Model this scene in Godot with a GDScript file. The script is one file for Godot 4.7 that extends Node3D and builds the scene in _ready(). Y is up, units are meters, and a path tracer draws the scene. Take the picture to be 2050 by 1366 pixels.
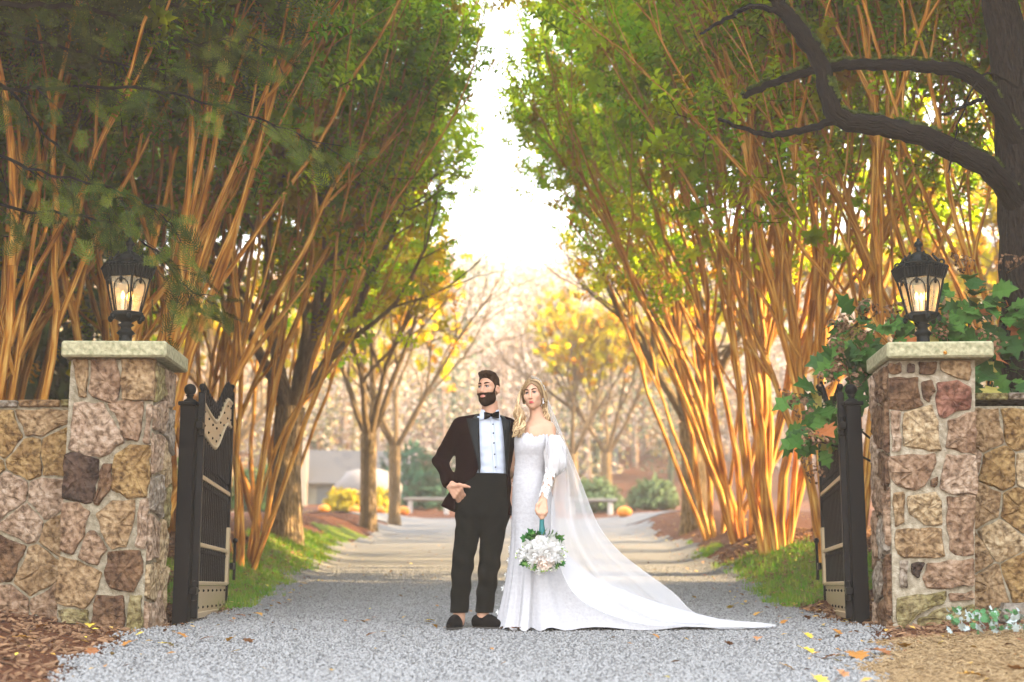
extends Node3D
# A couple in wedding clothes on a gravel drive between two stone gate pillars, under an avenue of crape myrtles.
var rng := RandomNumberGenerator.new()
var M := {}
var taken := {}


func _ready():
	var cam := Camera3D.new()
	cam.name = "camera"
	add_child(cam)
	cam.position = Vector3(0, 0.83, 0)
	cam.rotation = Vector3(atan(492.0 / 2810.0), 0, 0)
	cam.near = 0.1
	cam.far = 900.0
	var lens := CameraAttributesPhysical.new()
	lens.frustum_focal_length = 49.37
	lens.frustum_focus_distance = 10.05
	lens.frustum_near = 0.1
	lens.frustum_far = 900.0
	lens.exposure_aperture = 1.5
	cam.attributes = lens
	cam.fov = rad_to_deg(2.0 * atan(683.0 / 2810.0))
	cam.current = true
	var we := WorldEnvironment.new()
	we.name = "world_environment"
	var env := Environment.new()
	env.background_mode = Environment.BG_SKY
	var sky := Sky.new()
	var psm := ProceduralSkyMaterial.new()
	psm.sky_top_color = c3(0.72, 0.8, 0.93)
	psm.sky_horizon_color = c3(1.0, 0.95, 0.88)
	psm.sky_curve = 0.22
	psm.sky_energy_multiplier = SKY_E
	psm.ground_bottom_color = c3(0.2, 0.17, 0.12)
	psm.ground_horizon_color = c3(0.6, 0.55, 0.48)
	psm.sun_angle_max = 30.0
	sky.sky_material = psm
	env.sky = sky
	env.tonemap_mode = Environment.TONE_MAPPER_LINEAR
	env.tonemap_exposure = EXPOSURE
	env.fog_enabled = true
	env.fog_density = FOG_D
	env.fog_light_color = c3(1.0, 0.92, 0.85)
	env.sdfgi_enabled = true
	env.ssao_enabled = true
	env.ssil_enabled = true
	we.environment = env
	add_child(we)
	var sun := DirectionalLight3D.new()
	sun.name = "sun"
	sun.light_energy = SUN_E
	sun.light_color = Color(1.0, 0.87, 0.66)
	sun.light_angular_distance = 0.5
	sun.shadow_enabled = true
	add_child(sun)
	sun.look_at_from_position(SUN_DIR * 50.0, Vector3.ZERO)
	rng.seed = 4217
	make_materials()
	make_ground()
	make_background()
	make_avenue()
	make_oak()
	make_hemlock()
	make_hydrangea()
	make_walls()
	make_gates()
	make_lamps()
	make_groom()
	make_bride()
	make_bouquet()
	make_litter()


const SUN_DIR := Vector3(0.86, 0.46, 0.03)
const SUN_E := 1.6
const SKY_E := 1.0
const EXPOSURE := 5.9
const FOG_D := 0.002


# ------------------------------------------------------------------ helpers
func c3(r: float, g: float, b: float, a := 1.0) -> Color:
	return Color(r, g, b, a).linear_to_srgb()


func mat(col: Color, rough := 0.8, metal := 0.0) -> StandardMaterial3D:
	var m := StandardMaterial3D.new()
	m.albedo_color = Color(col.r, col.g, col.b, col.a).linear_to_srgb()
	m.roughness = rough
	m.metallic = metal
	m.metallic_specular = 0.3
	return m


func noise_tex(seed_: int, freq: float, lo: Color, hi: Color, size := 256, type := FastNoiseLite.TYPE_SIMPLEX_SMOOTH, octaves := 4, mid = null) -> NoiseTexture2D:
	var n := FastNoiseLite.new()
	n.seed = seed_
	n.frequency = freq
	n.noise_type = type
	n.fractal_octaves = octaves
	var t := NoiseTexture2D.new()
	t.width = size
	t.height = size
	t.seamless = true
	t.noise = n
	var g := Gradient.new()
	g.set_color(0, lo)
	g.set_color(1, hi)
	if mid != null:
		g.add_point(0.5, mid)
	t.color_ramp = g
	return t


func relief(m: StandardMaterial3D, tex: Texture2D, depth_cm: float, scale: float, world := false):
	m.heightmap_enabled = true
	m.heightmap_texture = tex
	m.heightmap_scale = depth_cm
	m.uv1_triplanar = true
	m.uv1_world_triplanar = world
	m.uv1_scale = Vector3.ONE * scale


func smooth(a: float, b: float, x: float) -> float:
	return smoothstep(a, b, x)


func road_level(d: float) -> float:
	if d < 14.0:
		return 0.052 * d
	if d < 48.0:
		return 0.728 + 0.078 * (d - 14.0)
	return 0.728 + 0.078 * 34.0 + 0.02 * (d - 48.0)


func ground(x: float, z: float) -> float:
	var d := -z
	var base := (road_level(d - 1.0) + road_level(d) + road_level(d + 1.0)) / 3.0
	var rise := lerpf(0.13, 0.5, smooth(9.5, 15.0, d)) * (1.0 - 0.75 * smooth(26.0, 42.0, d))
	if x < 0.0:
		rise *= 0.9
	var edge := 2.3 + 0.15 * sin(d * 0.6)
	var b := rise * smooth(edge, edge + 1.5, absf(x))
	b += 0.02 * sin(x * 3.1 + d * 1.3) * sin(d * 2.3 - x) * smooth(2.3, 3.2, absf(x))
	var far := maxf(0.0, minf(d, 135.0) - 50.0)
	b += 0.31 * far * far / (far + 25.0) * (1.0 + 0.12 * sin(x * 0.021 + 1.0))
	return base + b


func at(x: float, z: float, up := 0.0) -> Vector3:
	return Vector3(x, ground(x, z) + up, z)


func numbered(called: String) -> String:
	var n: int = taken.get(called, 0)
	taken[called] = n + 1
	return called if n == 0 else "%s_%03d" % [called, n]


func tag(o: Node, label: String, category: String, group := "") -> Node:
	o.set_meta("label", label)
	o.set_meta("category", category)
	if group != "":
		o.set_meta("group", group)
	return o


func thing(called: String, label: String, category: String, where := Vector3.ZERO, turn := 0.0, group := "") -> Node3D:
	var o := Node3D.new()
	o.name = numbered(called)
	add_child(o)
	o.position = where
	o.rotation.y = turn
	tag(o, label, category, group)
	return o


func put(called: String, mesh: Mesh, m: Material, parent: Node = null) -> MeshInstance3D:
	var o := MeshInstance3D.new()
	o.name = numbered(called) if parent == null else called
	o.mesh = mesh
	o.material_override = m
	(self if parent == null else parent).add_child(o, true)
	return o


func many(called: String, mesh: Mesh, m: Material, places: Array, parent: Node = null, tints = null) -> MultiMeshInstance3D:
	var mm := MultiMesh.new()
	mm.transform_format = MultiMesh.TRANSFORM_3D
	mm.use_colors = tints != null
	mm.mesh = mesh
	mm.instance_count = places.size()
	var w := 16 if tints != null else 12
	var buf := PackedFloat32Array()
	buf.resize(places.size() * w)
	var k := 0
	for i in places.size():
		var t: Transform3D = places[i]
		var b := t.basis
		buf[k] = b.x.x
		buf[k + 1] = b.y.x
		buf[k + 2] = b.z.x
		buf[k + 3] = t.origin.x
		buf[k + 4] = b.x.y
		buf[k + 5] = b.y.y
		buf[k + 6] = b.z.y
		buf[k + 7] = t.origin.y
		buf[k + 8] = b.x.z
		buf[k + 9] = b.y.z
		buf[k + 10] = b.z.z
		buf[k + 11] = t.origin.z
		if tints != null:
			var q: Color = tints[i]
			buf[k + 12] = q.r
			buf[k + 13] = q.g
			buf[k + 14] = q.b
			buf[k + 15] = 1.0
		k += w
	mm.buffer = buf
	var o := MultiMeshInstance3D.new()
	o.name = numbered(called) if parent == null else called
	o.multimesh = mm
	o.material_override = m
	(self if parent == null else parent).add_child(o, true)
	return o


func stuff(o: Node, label := "", category := "") -> Node:
	o.set_meta("kind", "stuff")
	if label != "":
		tag(o, label, category)
	return o


func pose(p: Vector3, dir: Vector3, scale := 1.0, roll := 0.0) -> Transform3D:
	var y := dir.normalized()
	var x := y.cross(Vector3(0.31, 0.2, 0.93))
	if x.length_squared() < 0.001:
		x = y.cross(Vector3.RIGHT)
	x = x.normalized().rotated(y, roll)
	return Transform3D(Basis(x, y, x.cross(y)).scaled(Vector3.ONE * scale), p)


func table(rows: Array, y: float) -> Array:
	# rows of [y, ...], falling; linear between
	if y >= rows[0][0]:
		return rows[0]
	for i in range(1, rows.size()):
		if y >= rows[i][0]:
			var a: Array = rows[i - 1]
			var b: Array = rows[i]
			var t: float = (y - b[0]) / (a[0] - b[0])
			var out := []
			for k in a.size():
				out.append(lerpf(b[k], a[k], t))
			return out
	return rows[-1]


func spline(pts: Array, n: int) -> PackedVector3Array:
	# Catmull-Rom through pts, n steps per span
	var out := PackedVector3Array()
	for i in pts.size() - 1:
		var p0: Vector3 = pts[maxi(i - 1, 0)]
		var p1: Vector3 = pts[i]
		var p2: Vector3 = pts[i + 1]
		var p3: Vector3 = pts[mini(i + 2, pts.size() - 1)]
		for k in n:
			out.append(p1.cubic_interpolate(p2, p0, p3, float(k) / n))
	out.append(pts[-1])
	return out


func ramp(a: float, b: float, n: int) -> PackedFloat32Array:
	var out := PackedFloat32Array()
	for i in n:
		out.append(lerpf(a, b, float(i) / maxf(n - 1, 1)))
	return out


class MB:
	var v := PackedVector3Array()
	var nn := PackedVector3Array()
	var uv := PackedVector2Array()
	var cl := PackedColorArray()
	var ix := PackedInt32Array()
	var tint := Color(1, 1, 1)

	func vert(p: Vector3, n: Vector3, u := Vector2.ZERO) -> int:
		v.append(p)
		nn.append(n)
		uv.append(u)
		cl.append(tint)
		return v.size() - 1

	func tri(a: int, b: int, d: int):
		var g := (v[b] - v[a]).cross(v[d] - v[a])
		if g.dot(nn[a] + nn[b] + nn[d]) > 0.0:
			ix.append(a)
			ix.append(d)
			ix.append(b)
		else:
			ix.append(a)
			ix.append(b)
			ix.append(d)

	func face(pts: Array, out: Vector3):
		var n: Vector3 = (pts[1] - pts[0]).cross(pts[2] - pts[0])
		if n.length_squared() < 1e-18 and pts.size() > 3:
			n = (pts[2] - pts[0]).cross(pts[3] - pts[0])
		n = n.normalized()
		if n.dot(out) < 0.0:
			n = -n
		var s := v.size()
		for p in pts:
			vert(p, n, Vector2(p.x, p.y))
		for i in range(1, pts.size() - 1):
			tri(s, s + i, s + i + 1)

	func box(o: Vector3, size: Vector3, bs := Basis(), bev := 0.0):
		var h := size * 0.5
		bev = minf(bev, minf(h.x, minf(h.y, h.z)) * 0.9)
		var pt := func(i: int, sx: float, sy: float, sz: float) -> Vector3:
			var q := Vector3(sx * (h.x - (0.0 if i == 0 else bev)), sy * (h.y - (0.0 if i == 1 else bev)), sz * (h.z - (0.0 if i == 2 else bev)))
			return o + bs * q
		for s in [-1.0, 1.0]:
			face([pt.call(0, s, -1.0, -1.0), pt.call(0, s, 1.0, -1.0), pt.call(0, s, 1.0, 1.0), pt.call(0, s, -1.0, 1.0)], bs * Vector3(s, 0, 0))
			face([pt.call(1, -1.0, s, -1.0), pt.call(1, 1.0, s, -1.0), pt.call(1, 1.0, s, 1.0), pt.call(1, -1.0, s, 1.0)], bs * Vector3(0, s, 0))
			face([pt.call(2, -1.0, -1.0, s), pt.call(2, 1.0, -1.0, s), pt.call(2, 1.0, 1.0, s), pt.call(2, -1.0, 1.0, s)], bs * Vector3(0, 0, s))
		if bev <= 0.0:
			return
		for s in [-1.0, 1.0]:
			for t in [-1.0, 1.0]:
				face([pt.call(0, s, t, -1.0), pt.call(0, s, t, 1.0), pt.call(1, s, t, 1.0), pt.call(1, s, t, -1.0)], bs * Vector3(s, t, 0))
				face([pt.call(0, s, -1.0, t), pt.call(0, s, 1.0, t), pt.call(2, s, 1.0, t), pt.call(2, s, -1.0, t)], bs * Vector3(s, 0, t))
				face([pt.call(1, -1.0, s, t), pt.call(1, 1.0, s, t), pt.call(2, 1.0, s, t), pt.call(2, -1.0, s, t)], bs * Vector3(0, s, t))
				for w in [-1.0, 1.0]:
					face([pt.call(0, s, t, w), pt.call(1, s, t, w), pt.call(2, s, t, w)], bs * Vector3(s, t, w))

	func grid(rows: Array, wrap: bool, flip := false, us := 1.0, vs := 1.0):
		var s := v.size()
		var nr := rows.size()
		var nc: int = rows[0].size()
		for i in nr:
			var r: PackedVector3Array = rows[i]
			var ra: PackedVector3Array = rows[maxi(i - 1, 0)]
			var rb: PackedVector3Array = rows[mini(i + 1, nr - 1)]
			for j in nc:
				var ja := (j - 1 + nc) % nc if wrap else maxi(j - 1, 0)
				var jb := (j + 1) % nc if wrap else mini(j + 1, nc - 1)
				var n := (r[jb] - r[ja]).cross(rb[j] - ra[j])
				if n.length_squared() < 1e-16:
					n = Vector3.UP
				n = n.normalized()
				if flip:
					n = -n
				vert(r[j], n, Vector2(us * j / nc, vs * i / nr))
		for i in nr - 1:
			for j in (nc if wrap else nc - 1):
				var j2 := (j + 1) % nc
				var a := s + i * nc + j
				var b := s + i * nc + j2
				var d := a + nc
				var e := b + nc
				# the same winding everywhere, that of the normals above
				if flip:
					ix.append_array([a, b, e, a, e, d])
				else:
					ix.append_array([a, e, b, a, d, e])

	func tube(pts: PackedVector3Array, rad: PackedFloat32Array, sides: int, lumpy := 0.0):
		var np := pts.size()
		var t := (pts[1] - pts[0]).normalized()
		var x := t.cross(Vector3(0.2, 0.9, 0.37))
		if x.length_squared() < 0.01:
			x = t.cross(Vector3.RIGHT)
		x = x.normalized()
		var s := v.size()
		var run := 0.0
		for i in np:
			if i > 0:
				run += pts[i].distance_to(pts[i - 1])
				t = (pts[mini(i + 1, np - 1)] - pts[i - 1]).normalized()
				x = (x - t * x.dot(t)).normalized()
			var y := t.cross(x)
			for k in sides:
				var a := TAU * k / sides
				var n := x * cos(a) + y * sin(a)
				var r := rad[i]
				if lumpy > 0.0:
					r *= 1.0 + lumpy * (sin(a * 2.0 + run * 7.0) * 0.6 + sin(a * 3.0 - run * 11.0 + 1.3) * 0.4)
				vert(pts[i] + n * r, n, Vector2(float(k) / sides, run))
		for i in np - 1:
			for k in sides:
				var k2 := (k + 1) % sides
				tri(s + i * sides + k, s + i * sides + k2, s + (i + 1) * sides + k2)
				tri(s + i * sides + k, s + (i + 1) * sides + k2, s + (i + 1) * sides + k)
		for e in 2:
			var i0 := 0 if e == 0 else np - 1
			var out := (pts[0] - pts[1]) if e == 0 else (pts[np - 1] - pts[np - 2])
			if rad[i0] > 0.002:
				var cpt := vert(pts[i0] + out.normalized() * rad[i0] * 0.15, out.normalized())
				var first := v.size()
				for k in sides:
					vert(v[s + i0 * sides + k], out.normalized())
				for k in sides:
					tri(cpt, first + k, first + (k + 1) % sides)

	func lathe(prof: Array, sides: int, o: Vector3, bs := Basis(), smooth_ := true):
		# prof of Vector2(radius, height)
		var ns: Array = []
		for i in prof.size():
			var d: Vector2 = prof[mini(i + 1, prof.size() - 1)] - prof[maxi(i - 1, 0)]
			ns.append(Vector2(d.y, -d.x).normalized() if d.length() > 0 else Vector2(1, 0))
		if smooth_:
			var s := v.size()
			for i in prof.size():
				for k in sides:
					var a := TAU * k / sides
					vert(o + bs * Vector3(prof[i].x * cos(a), prof[i].y, prof[i].x * sin(a)), bs * Vector3(ns[i].x * cos(a), ns[i].y, ns[i].x * sin(a)), Vector2(float(k) / sides, prof[i].y))
			for i in prof.size() - 1:
				for k in sides:
					var k2 := (k + 1) % sides
					tri(s + i * sides + k, s + i * sides + k2, s + (i + 1) * sides + k2)
					tri(s + i * sides + k, s + (i + 1) * sides + k2, s + (i + 1) * sides + k)
			return
		for i in prof.size() - 1:
			for k in sides:
				var a := TAU * (k + 0.5) / sides
				var b := TAU * (k + 1.5) / sides
				var p0: Vector2 = prof[i]
				var p1: Vector2 = prof[i + 1]
				var pts := [o + bs * Vector3(p0.x * cos(a), p0.y, p0.x * sin(a)), o + bs * Vector3(p0.x * cos(b), p0.y, p0.x * sin(b)), o + bs * Vector3(p1.x * cos(b), p1.y, p1.x * sin(b)), o + bs * Vector3(p1.x * cos(a), p1.y, p1.x * sin(a))]
				var d := p1 - p0
				var m := (a + b) * 0.5
				face(pts if p0.x > 1e-5 else [pts[0], pts[2], pts[3]], bs * Vector3(d.y * cos(m), -d.x, d.y * sin(m)))

	func ball(o: Vector3, r: Vector3, rows: int, sides: int, bs := Basis()):
		var s := v.size()
		for i in rows + 1:
			var f := PI * i / rows
			for k in sides:
				var a := TAU * k / sides
				var q := Vector3(sin(f) * cos(a), cos(f), sin(f) * sin(a))
				vert(o + bs * (q * r), (bs * (q / r)).normalized(), Vector2(float(k) / sides, float(i) / rows))
		for i in rows:
			for k in sides:
				var k2 := (k + 1) % sides
				if i > 0:
					tri(s + i * sides + k, s + i * sides + k2, s + (i + 1) * sides + k2)
				if i < rows - 1 or i == 0:
					tri(s + i * sides + k, s + (i + 1) * sides + k2, s + (i + 1) * sides + k)
				elif i == rows - 1 and i > 0:
					pass

	func mesh() -> ArrayMesh:
		var a := []
		a.resize(Mesh.ARRAY_MAX)
		a[Mesh.ARRAY_VERTEX] = v
		a[Mesh.ARRAY_NORMAL] = nn
		a[Mesh.ARRAY_TEX_UV] = uv
		a[Mesh.ARRAY_COLOR] = cl
		a[Mesh.ARRAY_INDEX] = ix
		var m := ArrayMesh.new()
		m.add_surface_from_arrays(Mesh.PRIMITIVE_TRIANGLES, a)
		return m

	# surface nets over the field f, cells of h, only where the surface passes
	func nets(f: Callable, lo: Vector3, hi: Vector3, h: float, xf := Transform3D()):
		var bk := 5
		var nb := Vector3i(((hi - lo) / (h * bk)).ceil())
		var n := nb * bk + Vector3i.ONE
		var sx := n.y * n.z
		var sy := n.z
		var val := PackedFloat32Array()
		val.resize(n.x * n.y * n.z)
		val.fill(9.0)
		var live: Array[Vector3i] = []
		var reach := h * bk * 0.87 * 1.35 + h
		for bx in nb.x:
			for by in nb.y:
				for bz in nb.z:
					var mid := lo + (Vector3(bx, by, bz) + Vector3.ONE * 0.5) * h * bk
					var d: float = f.call(mid)
					if absf(d) > reach:
						if d < 0.0:
							for i in bk + 1:
								for j in bk + 1:
									for k in bk + 1:
										var at0 := (bx * bk + i) * sx + (by * bk + j) * sy + bz * bk + k
										if val[at0] == 9.0:
											val[at0] = -h
						continue
					live.append(Vector3i(bx, by, bz))
		for b in live:
			for i in bk + 1:
				for j in bk + 1:
					for k in bk + 1:
						var g := Vector3i(b.x * bk + i, b.y * bk + j, b.z * bk + k)
						var at1 := g.x * sx + g.y * sy + g.z
						if val[at1] == 9.0 or val[at1] == -h:
							val[at1] = f.call(lo + Vector3(g) * h)
		var ids := {}
		var s0 := v.size()
		var off := [0, sz_(1, 0, 0, sx, sy), sz_(0, 1, 0, sx, sy), sz_(1, 1, 0, sx, sy), sz_(0, 0, 1, sx, sy), sz_(1, 0, 1, sx, sy), sz_(0, 1, 1, sx, sy), sz_(1, 1, 1, sx, sy)]
		for b in live:
			for i in bk:
				for j in bk:
					for k in bk:
						var at2 := (b.x * bk + i) * sx + (b.y * bk + j) * sy + b.z * bk + k
						var neg := 0
						for o in 8:
							if val[at2 + off[o]] < 0.0:
								neg |= 1 << o
						if neg == 0 or neg == 255:
							continue
						var acc := Vector3.ZERO
						var cnt := 0
						for e in 12:
							var a: int = EA[e]
							var d2: int = EB[e]
							var va := (neg >> a) & 1
							if va == (neg >> d2) & 1:
								continue
							var fa := val[at2 + off[a]]
							var fb := val[at2 + off[d2]]
							var t := clampf(fa / (fa - fb), 0.0, 1.0)
							acc += Vector3(a & 1, (a >> 1) & 1, a >> 2).lerp(Vector3(d2 & 1, (d2 >> 1) & 1, d2 >> 2), t)
							cnt += 1
						var p := lo + (Vector3(b.x * bk + i, b.y * bk + j, b.z * bk + k) + acc / cnt) * h
						ids[at2] = vert(xf * p, Vector3.ZERO, Vector2(p.x, p.y))
		for b in live:
			for i in bk:
				for j in bk:
					for k in bk:
						var g := Vector3i(b.x * bk + i, b.y * bk + j, b.z * bk + k)
						var at3 := g.x * sx + g.y * sy + g.z
						var inside := val[at3] < 0.0
						if g.y > 0 and g.z > 0 and inside != (val[at3 + sx] < 0.0):
							quad_(ids, at3, -sy, -1, inside)
						if g.x > 0 and g.z > 0 and inside != (val[at3 + sy] < 0.0):
							quad_(ids, at3, -1, -sx, inside)
						if g.x > 0 and g.y > 0 and inside != (val[at3 + 1] < 0.0):
							quad_(ids, at3, -sx, -sy, inside)
		for i in range(s0, v.size()):
			nn[i] = nn[i].normalized() if nn[i].length_squared() > 0.0 else Vector3.UP

	const EA := [0, 2, 4, 6, 0, 1, 4, 5, 0, 1, 2, 3]
	const EB := [1, 3, 5, 7, 2, 3, 6, 7, 4, 5, 6, 7]

	func sz_(i: int, j: int, k: int, sx: int, sy: int) -> int:
		return i * sx + j * sy + k

	func quad_(ids: Dictionary, a: int, du: int, dv: int, inside: bool):
		var q := [ids.get(a, -1), ids.get(a + du, -1), ids.get(a + du + dv, -1), ids.get(a + dv, -1)]
		if q.has(-1):
			return
		if inside:
			q.reverse()
		# outward: opposite to the clockwise winding
		var g: Vector3 = -((v[q[1]] - v[q[0]]).cross(v[q[2]] - v[q[0]]) + (v[q[2]] - v[q[0]]).cross(v[q[3]] - v[q[0]]))
		for w in q:
			nn[w] += g
		ix.append_array([q[0], q[1], q[2], q[0], q[2], q[3]])


# a skeleton of tapered capsules joined by a smooth minimum
class Bones:
	var a := PackedVector3Array()
	var ab := PackedVector3Array()
	var iv := PackedFloat32Array()
	var ra := PackedFloat32Array()
	var dr := PackedFloat32Array()
	var k := 0.02

	func _init(k_ := 0.02):
		k = k_

	func add(p: Vector3, q: Vector3, r0: float, r1: float) -> Bones:
		a.append(p)
		ab.append(q - p)
		iv.append(1.0 / maxf((q - p).length_squared(), 1e-9))
		ra.append(r0)
		dr.append(r1 - r0)
		return self

	func chain(pts: Array, rads: Array) -> Bones:
		for i in pts.size() - 1:
			add(pts[i], pts[i + 1], rads[i], rads[i + 1])
		return self

	func d(p: Vector3) -> float:
		var best := 1e3
		for i in a.size():
			var pa := p - a[i]
			var t := clampf(pa.dot(ab[i]) * iv[i], 0.0, 1.0)
			var q := (pa - ab[i] * t).length() - ra[i] - dr[i] * t
			var hh := k - absf(best - q)
			best = minf(best, q)
			if hh > 0.0:
				best -= hh * hh / (4.0 * k)
		return best


static func smin(a: float, b: float, k: float) -> float:
	var h := maxf(k - absf(a - b), 0.0)
	return minf(a, b) - h * h / (4.0 * k)


static func smax(a: float, b: float, k: float) -> float:
	return -smin(-a, -b, k)


static func egg(p: Vector3, c: Vector3, r: Vector3) -> float:
	var q := p - c
	var k0 := (q / r).length()
	var k1 := (q / (r * r)).length()
	return k0 * (k0 - 1.0) / maxf(k1, 1e-6)


# the z at which a field is met from the front
func front(f: Callable, x: float, y: float, z0 := 0.5) -> float:
	var z := z0
	for i in 40:
		var d: float = f.call(Vector3(x, y, z))
		if d < 0.0005:
			break
		z -= d * 0.8
		if z < z0 - 1.0:
			break
	return z


# a thin cloth patch lying on a field between two edge lines (arrays of Vector2), with thickness
func patch(mb: MB, f: Callable, e0: Array, e1: Array, n: int, m: int, off := 0.005, z0 := 0.5):
	var rows := []
	for i in n + 1:
		var t := float(i) / n * (e0.size() - 1)
		var s := mini(int(t), e0.size() - 2)
		var a: Vector2 = e0[s].lerp(e0[s + 1], t - s)
		var t2 := float(i) / n * (e1.size() - 1)
		var s2 := mini(int(t2), e1.size() - 2)
		var b: Vector2 = e1[s2].lerp(e1[s2 + 1], t2 - s2)
		var row := PackedVector3Array()
		var back := PackedVector3Array()
		for j in m + 1:
			var q := a.lerp(b, float(j) / m)
			var z := front(f, q.x, q.y, z0)
			row.append(Vector3(q.x, q.y, z + off))
			back.append(Vector3(q.x, q.y, z - 0.012))
		back.reverse()
		row.append_array(back)
		rows.append(row)
	var r0: PackedVector3Array = rows[0]
	var flip := (r0[1] - r0[0]).cross(rows[1][0] - r0[0]).z < 0.0
	mb.grid(rows, true, flip)


# ------------------------------------------------------------------ materials
func make_materials():
	var bump := noise_tex(3, 0.03, Color.BLACK, Color.WHITE, 256, FastNoiseLite.TYPE_SIMPLEX_SMOOTH, 5)
	var fine := noise_tex(5, 0.09, Color.BLACK, Color.WHITE, 256, FastNoiseLite.TYPE_SIMPLEX_SMOOTH, 4)
	var cells := noise_tex(7, 0.07, Color.BLACK, Color.WHITE, 512, FastNoiseLite.TYPE_CELLULAR, 2)
	var mottle := noise_tex(11, 0.0105, Color(0.3, 0.24, 0.2), Color(1, 1, 1), 512, FastNoiseLite.TYPE_SIMPLEX_SMOOTH, 8, Color(0.82, 0.77, 0.71))
	var m := mat(Color(1, 1, 1), 0.9)
	m.vertex_color_use_as_albedo = true
	m.albedo_texture = mottle
	relief(m, noise_tex(10, 0.012, Color.BLACK, Color.WHITE, 512, FastNoiseLite.TYPE_SIMPLEX_SMOOTH, 6), 2.6, 2.6)
	M.stone = m
	m = mat(Color(1, 1, 1), 0.95)
	m.albedo_texture = noise_tex(12, 0.02, Color(0.44, 0.4, 0.32), Color(0.64, 0.6, 0.52), 256)
	relief(m, fine, 0.6, 3.0)
	M.mortar = m
	m = mat(Color(1, 1, 1), 0.9)
	m.albedo_texture = noise_tex(13, 0.018, Color(0.46, 0.46, 0.34), Color(0.72, 0.69, 0.56), 512, FastNoiseLite.TYPE_SIMPLEX_SMOOTH, 6, Color(0.6, 0.58, 0.46))
	relief(m, bump, 0.9, 2.0)
	M.cap = m
	m = mat(Color(1, 1, 1), 0.95)
	m.albedo_texture = noise_tex(14, 0.05, Color(0.36, 0.355, 0.35), Color(0.56, 0.555, 0.55), 512, FastNoiseLite.TYPE_CELLULAR, 3)
	relief(m, cells, 1.6, 1.7, true)
	M.gravel = m
	m = mat(Color(1, 1, 1), 0.9)
	m.vertex_color_use_as_albedo = true
	M.tinted = m
	m = mat(Color(1, 1, 1), 0.95)
	m.albedo_texture = noise_tex(15, 0.03, Color(0.2, 0.1, 0.06), Color(0.48, 0.3, 0.18), 512, FastNoiseLite.TYPE_SIMPLEX_SMOOTH, 6, Color(0.34, 0.2, 0.12))
	relief(m, fine, 2.5, 1.2, true)
	M.soil = m
	m = mat(Color(1, 1, 1), 0.95)
	m.albedo_texture = noise_tex(16, 0.03, Color(0.2, 0.3, 0.05), Color(0.5, 0.52, 0.14), 512, FastNoiseLite.TYPE_SIMPLEX_SMOOTH, 5)
	relief(m, fine, 2.0, 2.0, true)
	M.lawn = m
	m = mat(Color(1, 1, 1), 0.95)
	m.albedo_texture = noise_tex(17, 0.04, Color(0.38, 0.28, 0.16), Color(0.62, 0.49, 0.32), 512, FastNoiseLite.TYPE_SIMPLEX_SMOOTH, 5)
	relief(m, fine, 1.5, 2.5, true)
	M.straw = m
	# bark of the crape myrtles: cinnamon with pale streaks along the stem
	m = mat(Color(1, 1, 1), 0.8)
	var bark := noise_tex(18, 0.02, Color(0.4, 0.2, 0.06), Color(0.97, 0.82, 0.48), 256, FastNoiseLite.TYPE_SIMPLEX_SMOOTH, 5, Color(0.74, 0.49, 0.19))
	m.albedo_texture = bark
	m.uv1_scale = Vector3(1, 0.35, 1)
	m.heightmap_enabled = true
	m.heightmap_texture = bump
	m.heightmap_scale = 0.8
	M.myrtle_bark = m
	m = mat(Color(1, 1, 1), 0.9)
	m.albedo_texture = noise_tex(19, 0.03, Color(0.05, 0.038, 0.03), Color(0.19, 0.15, 0.115), 512, FastNoiseLite.TYPE_SIMPLEX_SMOOTH, 5)
	m.uv1_scale = Vector3(3, 0.6, 1)
	m.heightmap_enabled = true
	m.heightmap_texture = noise_tex(20, 0.04, Color.BLACK, Color.WHITE, 256, FastNoiseLite.TYPE_CELLULAR, 3)
	m.heightmap_scale = 4.0
	M.oak_bark = m
	m = m.duplicate()
	m.albedo_texture = noise_tex(21, 0.03, Color(0.34, 0.27, 0.18), Color(0.66, 0.56, 0.42), 256, FastNoiseLite.TYPE_SIMPLEX_SMOOTH, 5)
	M.maple_bark = m
	M.moss = leafy(Color(0.07, 0.12, 0.02), 0.0)
	M.myrtle_leaf = leafy(Color(1, 1, 1), 1.4)
	M.big_leaf = leafy(Color(1, 1, 1), 0.5)
	M.needle = leafy(Color(1, 1, 1), 0.5)
	m = mat(Color(0.006, 0.006, 0.0065), 0.35)
	m.metallic_specular = 0.16
	M.iron = m
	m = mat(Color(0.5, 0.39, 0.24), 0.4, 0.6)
	M.tan_gold_reflection = m  # golden light reflected by black gate metal, put into the colour; kick panel tan
	m = mat(Color(0.009, 0.011, 0.011), 0.42)
	m.metallic_specular = 0.2
	relief(m, fine, 0.15, 6.0)
	M.cast_iron = m
	m = mat(Color(0.8, 0.66, 0.42, 0.4), 0.6)
	m.transparency = BaseMaterial3D.TRANSPARENCY_ALPHA
	m.albedo_texture = noise_tex(24, 0.05, Color(0.8, 0.8, 0.8), Color(1, 1, 1), 128)
	M.seeded_glass = m
	m = mat(Color(0.9, 0.85, 0.72), 0.6)
	M.candle = m
	m = mat(Color(1, 0.75, 0.4), 0.5)
	m.emission_enabled = true
	m.emission = Color(1.0, 0.72, 0.34)
	m.emission_energy_multiplier = 2.5
	M.bulb = m
	# people
	m = mat(Color(0.43, 0.235, 0.15), 0.5)
	m.subsurf_scatter_enabled = true
	m.subsurf_scatter_strength = 0.12
	M.skin_man = m
	m = mat(Color(0.5, 0.29, 0.19), 0.48)
	m.subsurf_scatter_enabled = true
	m.subsurf_scatter_strength = 0.12
	M.skin_woman = m
	m = mat(Color(0.026, 0.012, 0.006), 0.75)
	m.metallic_specular = 0.12
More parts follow.
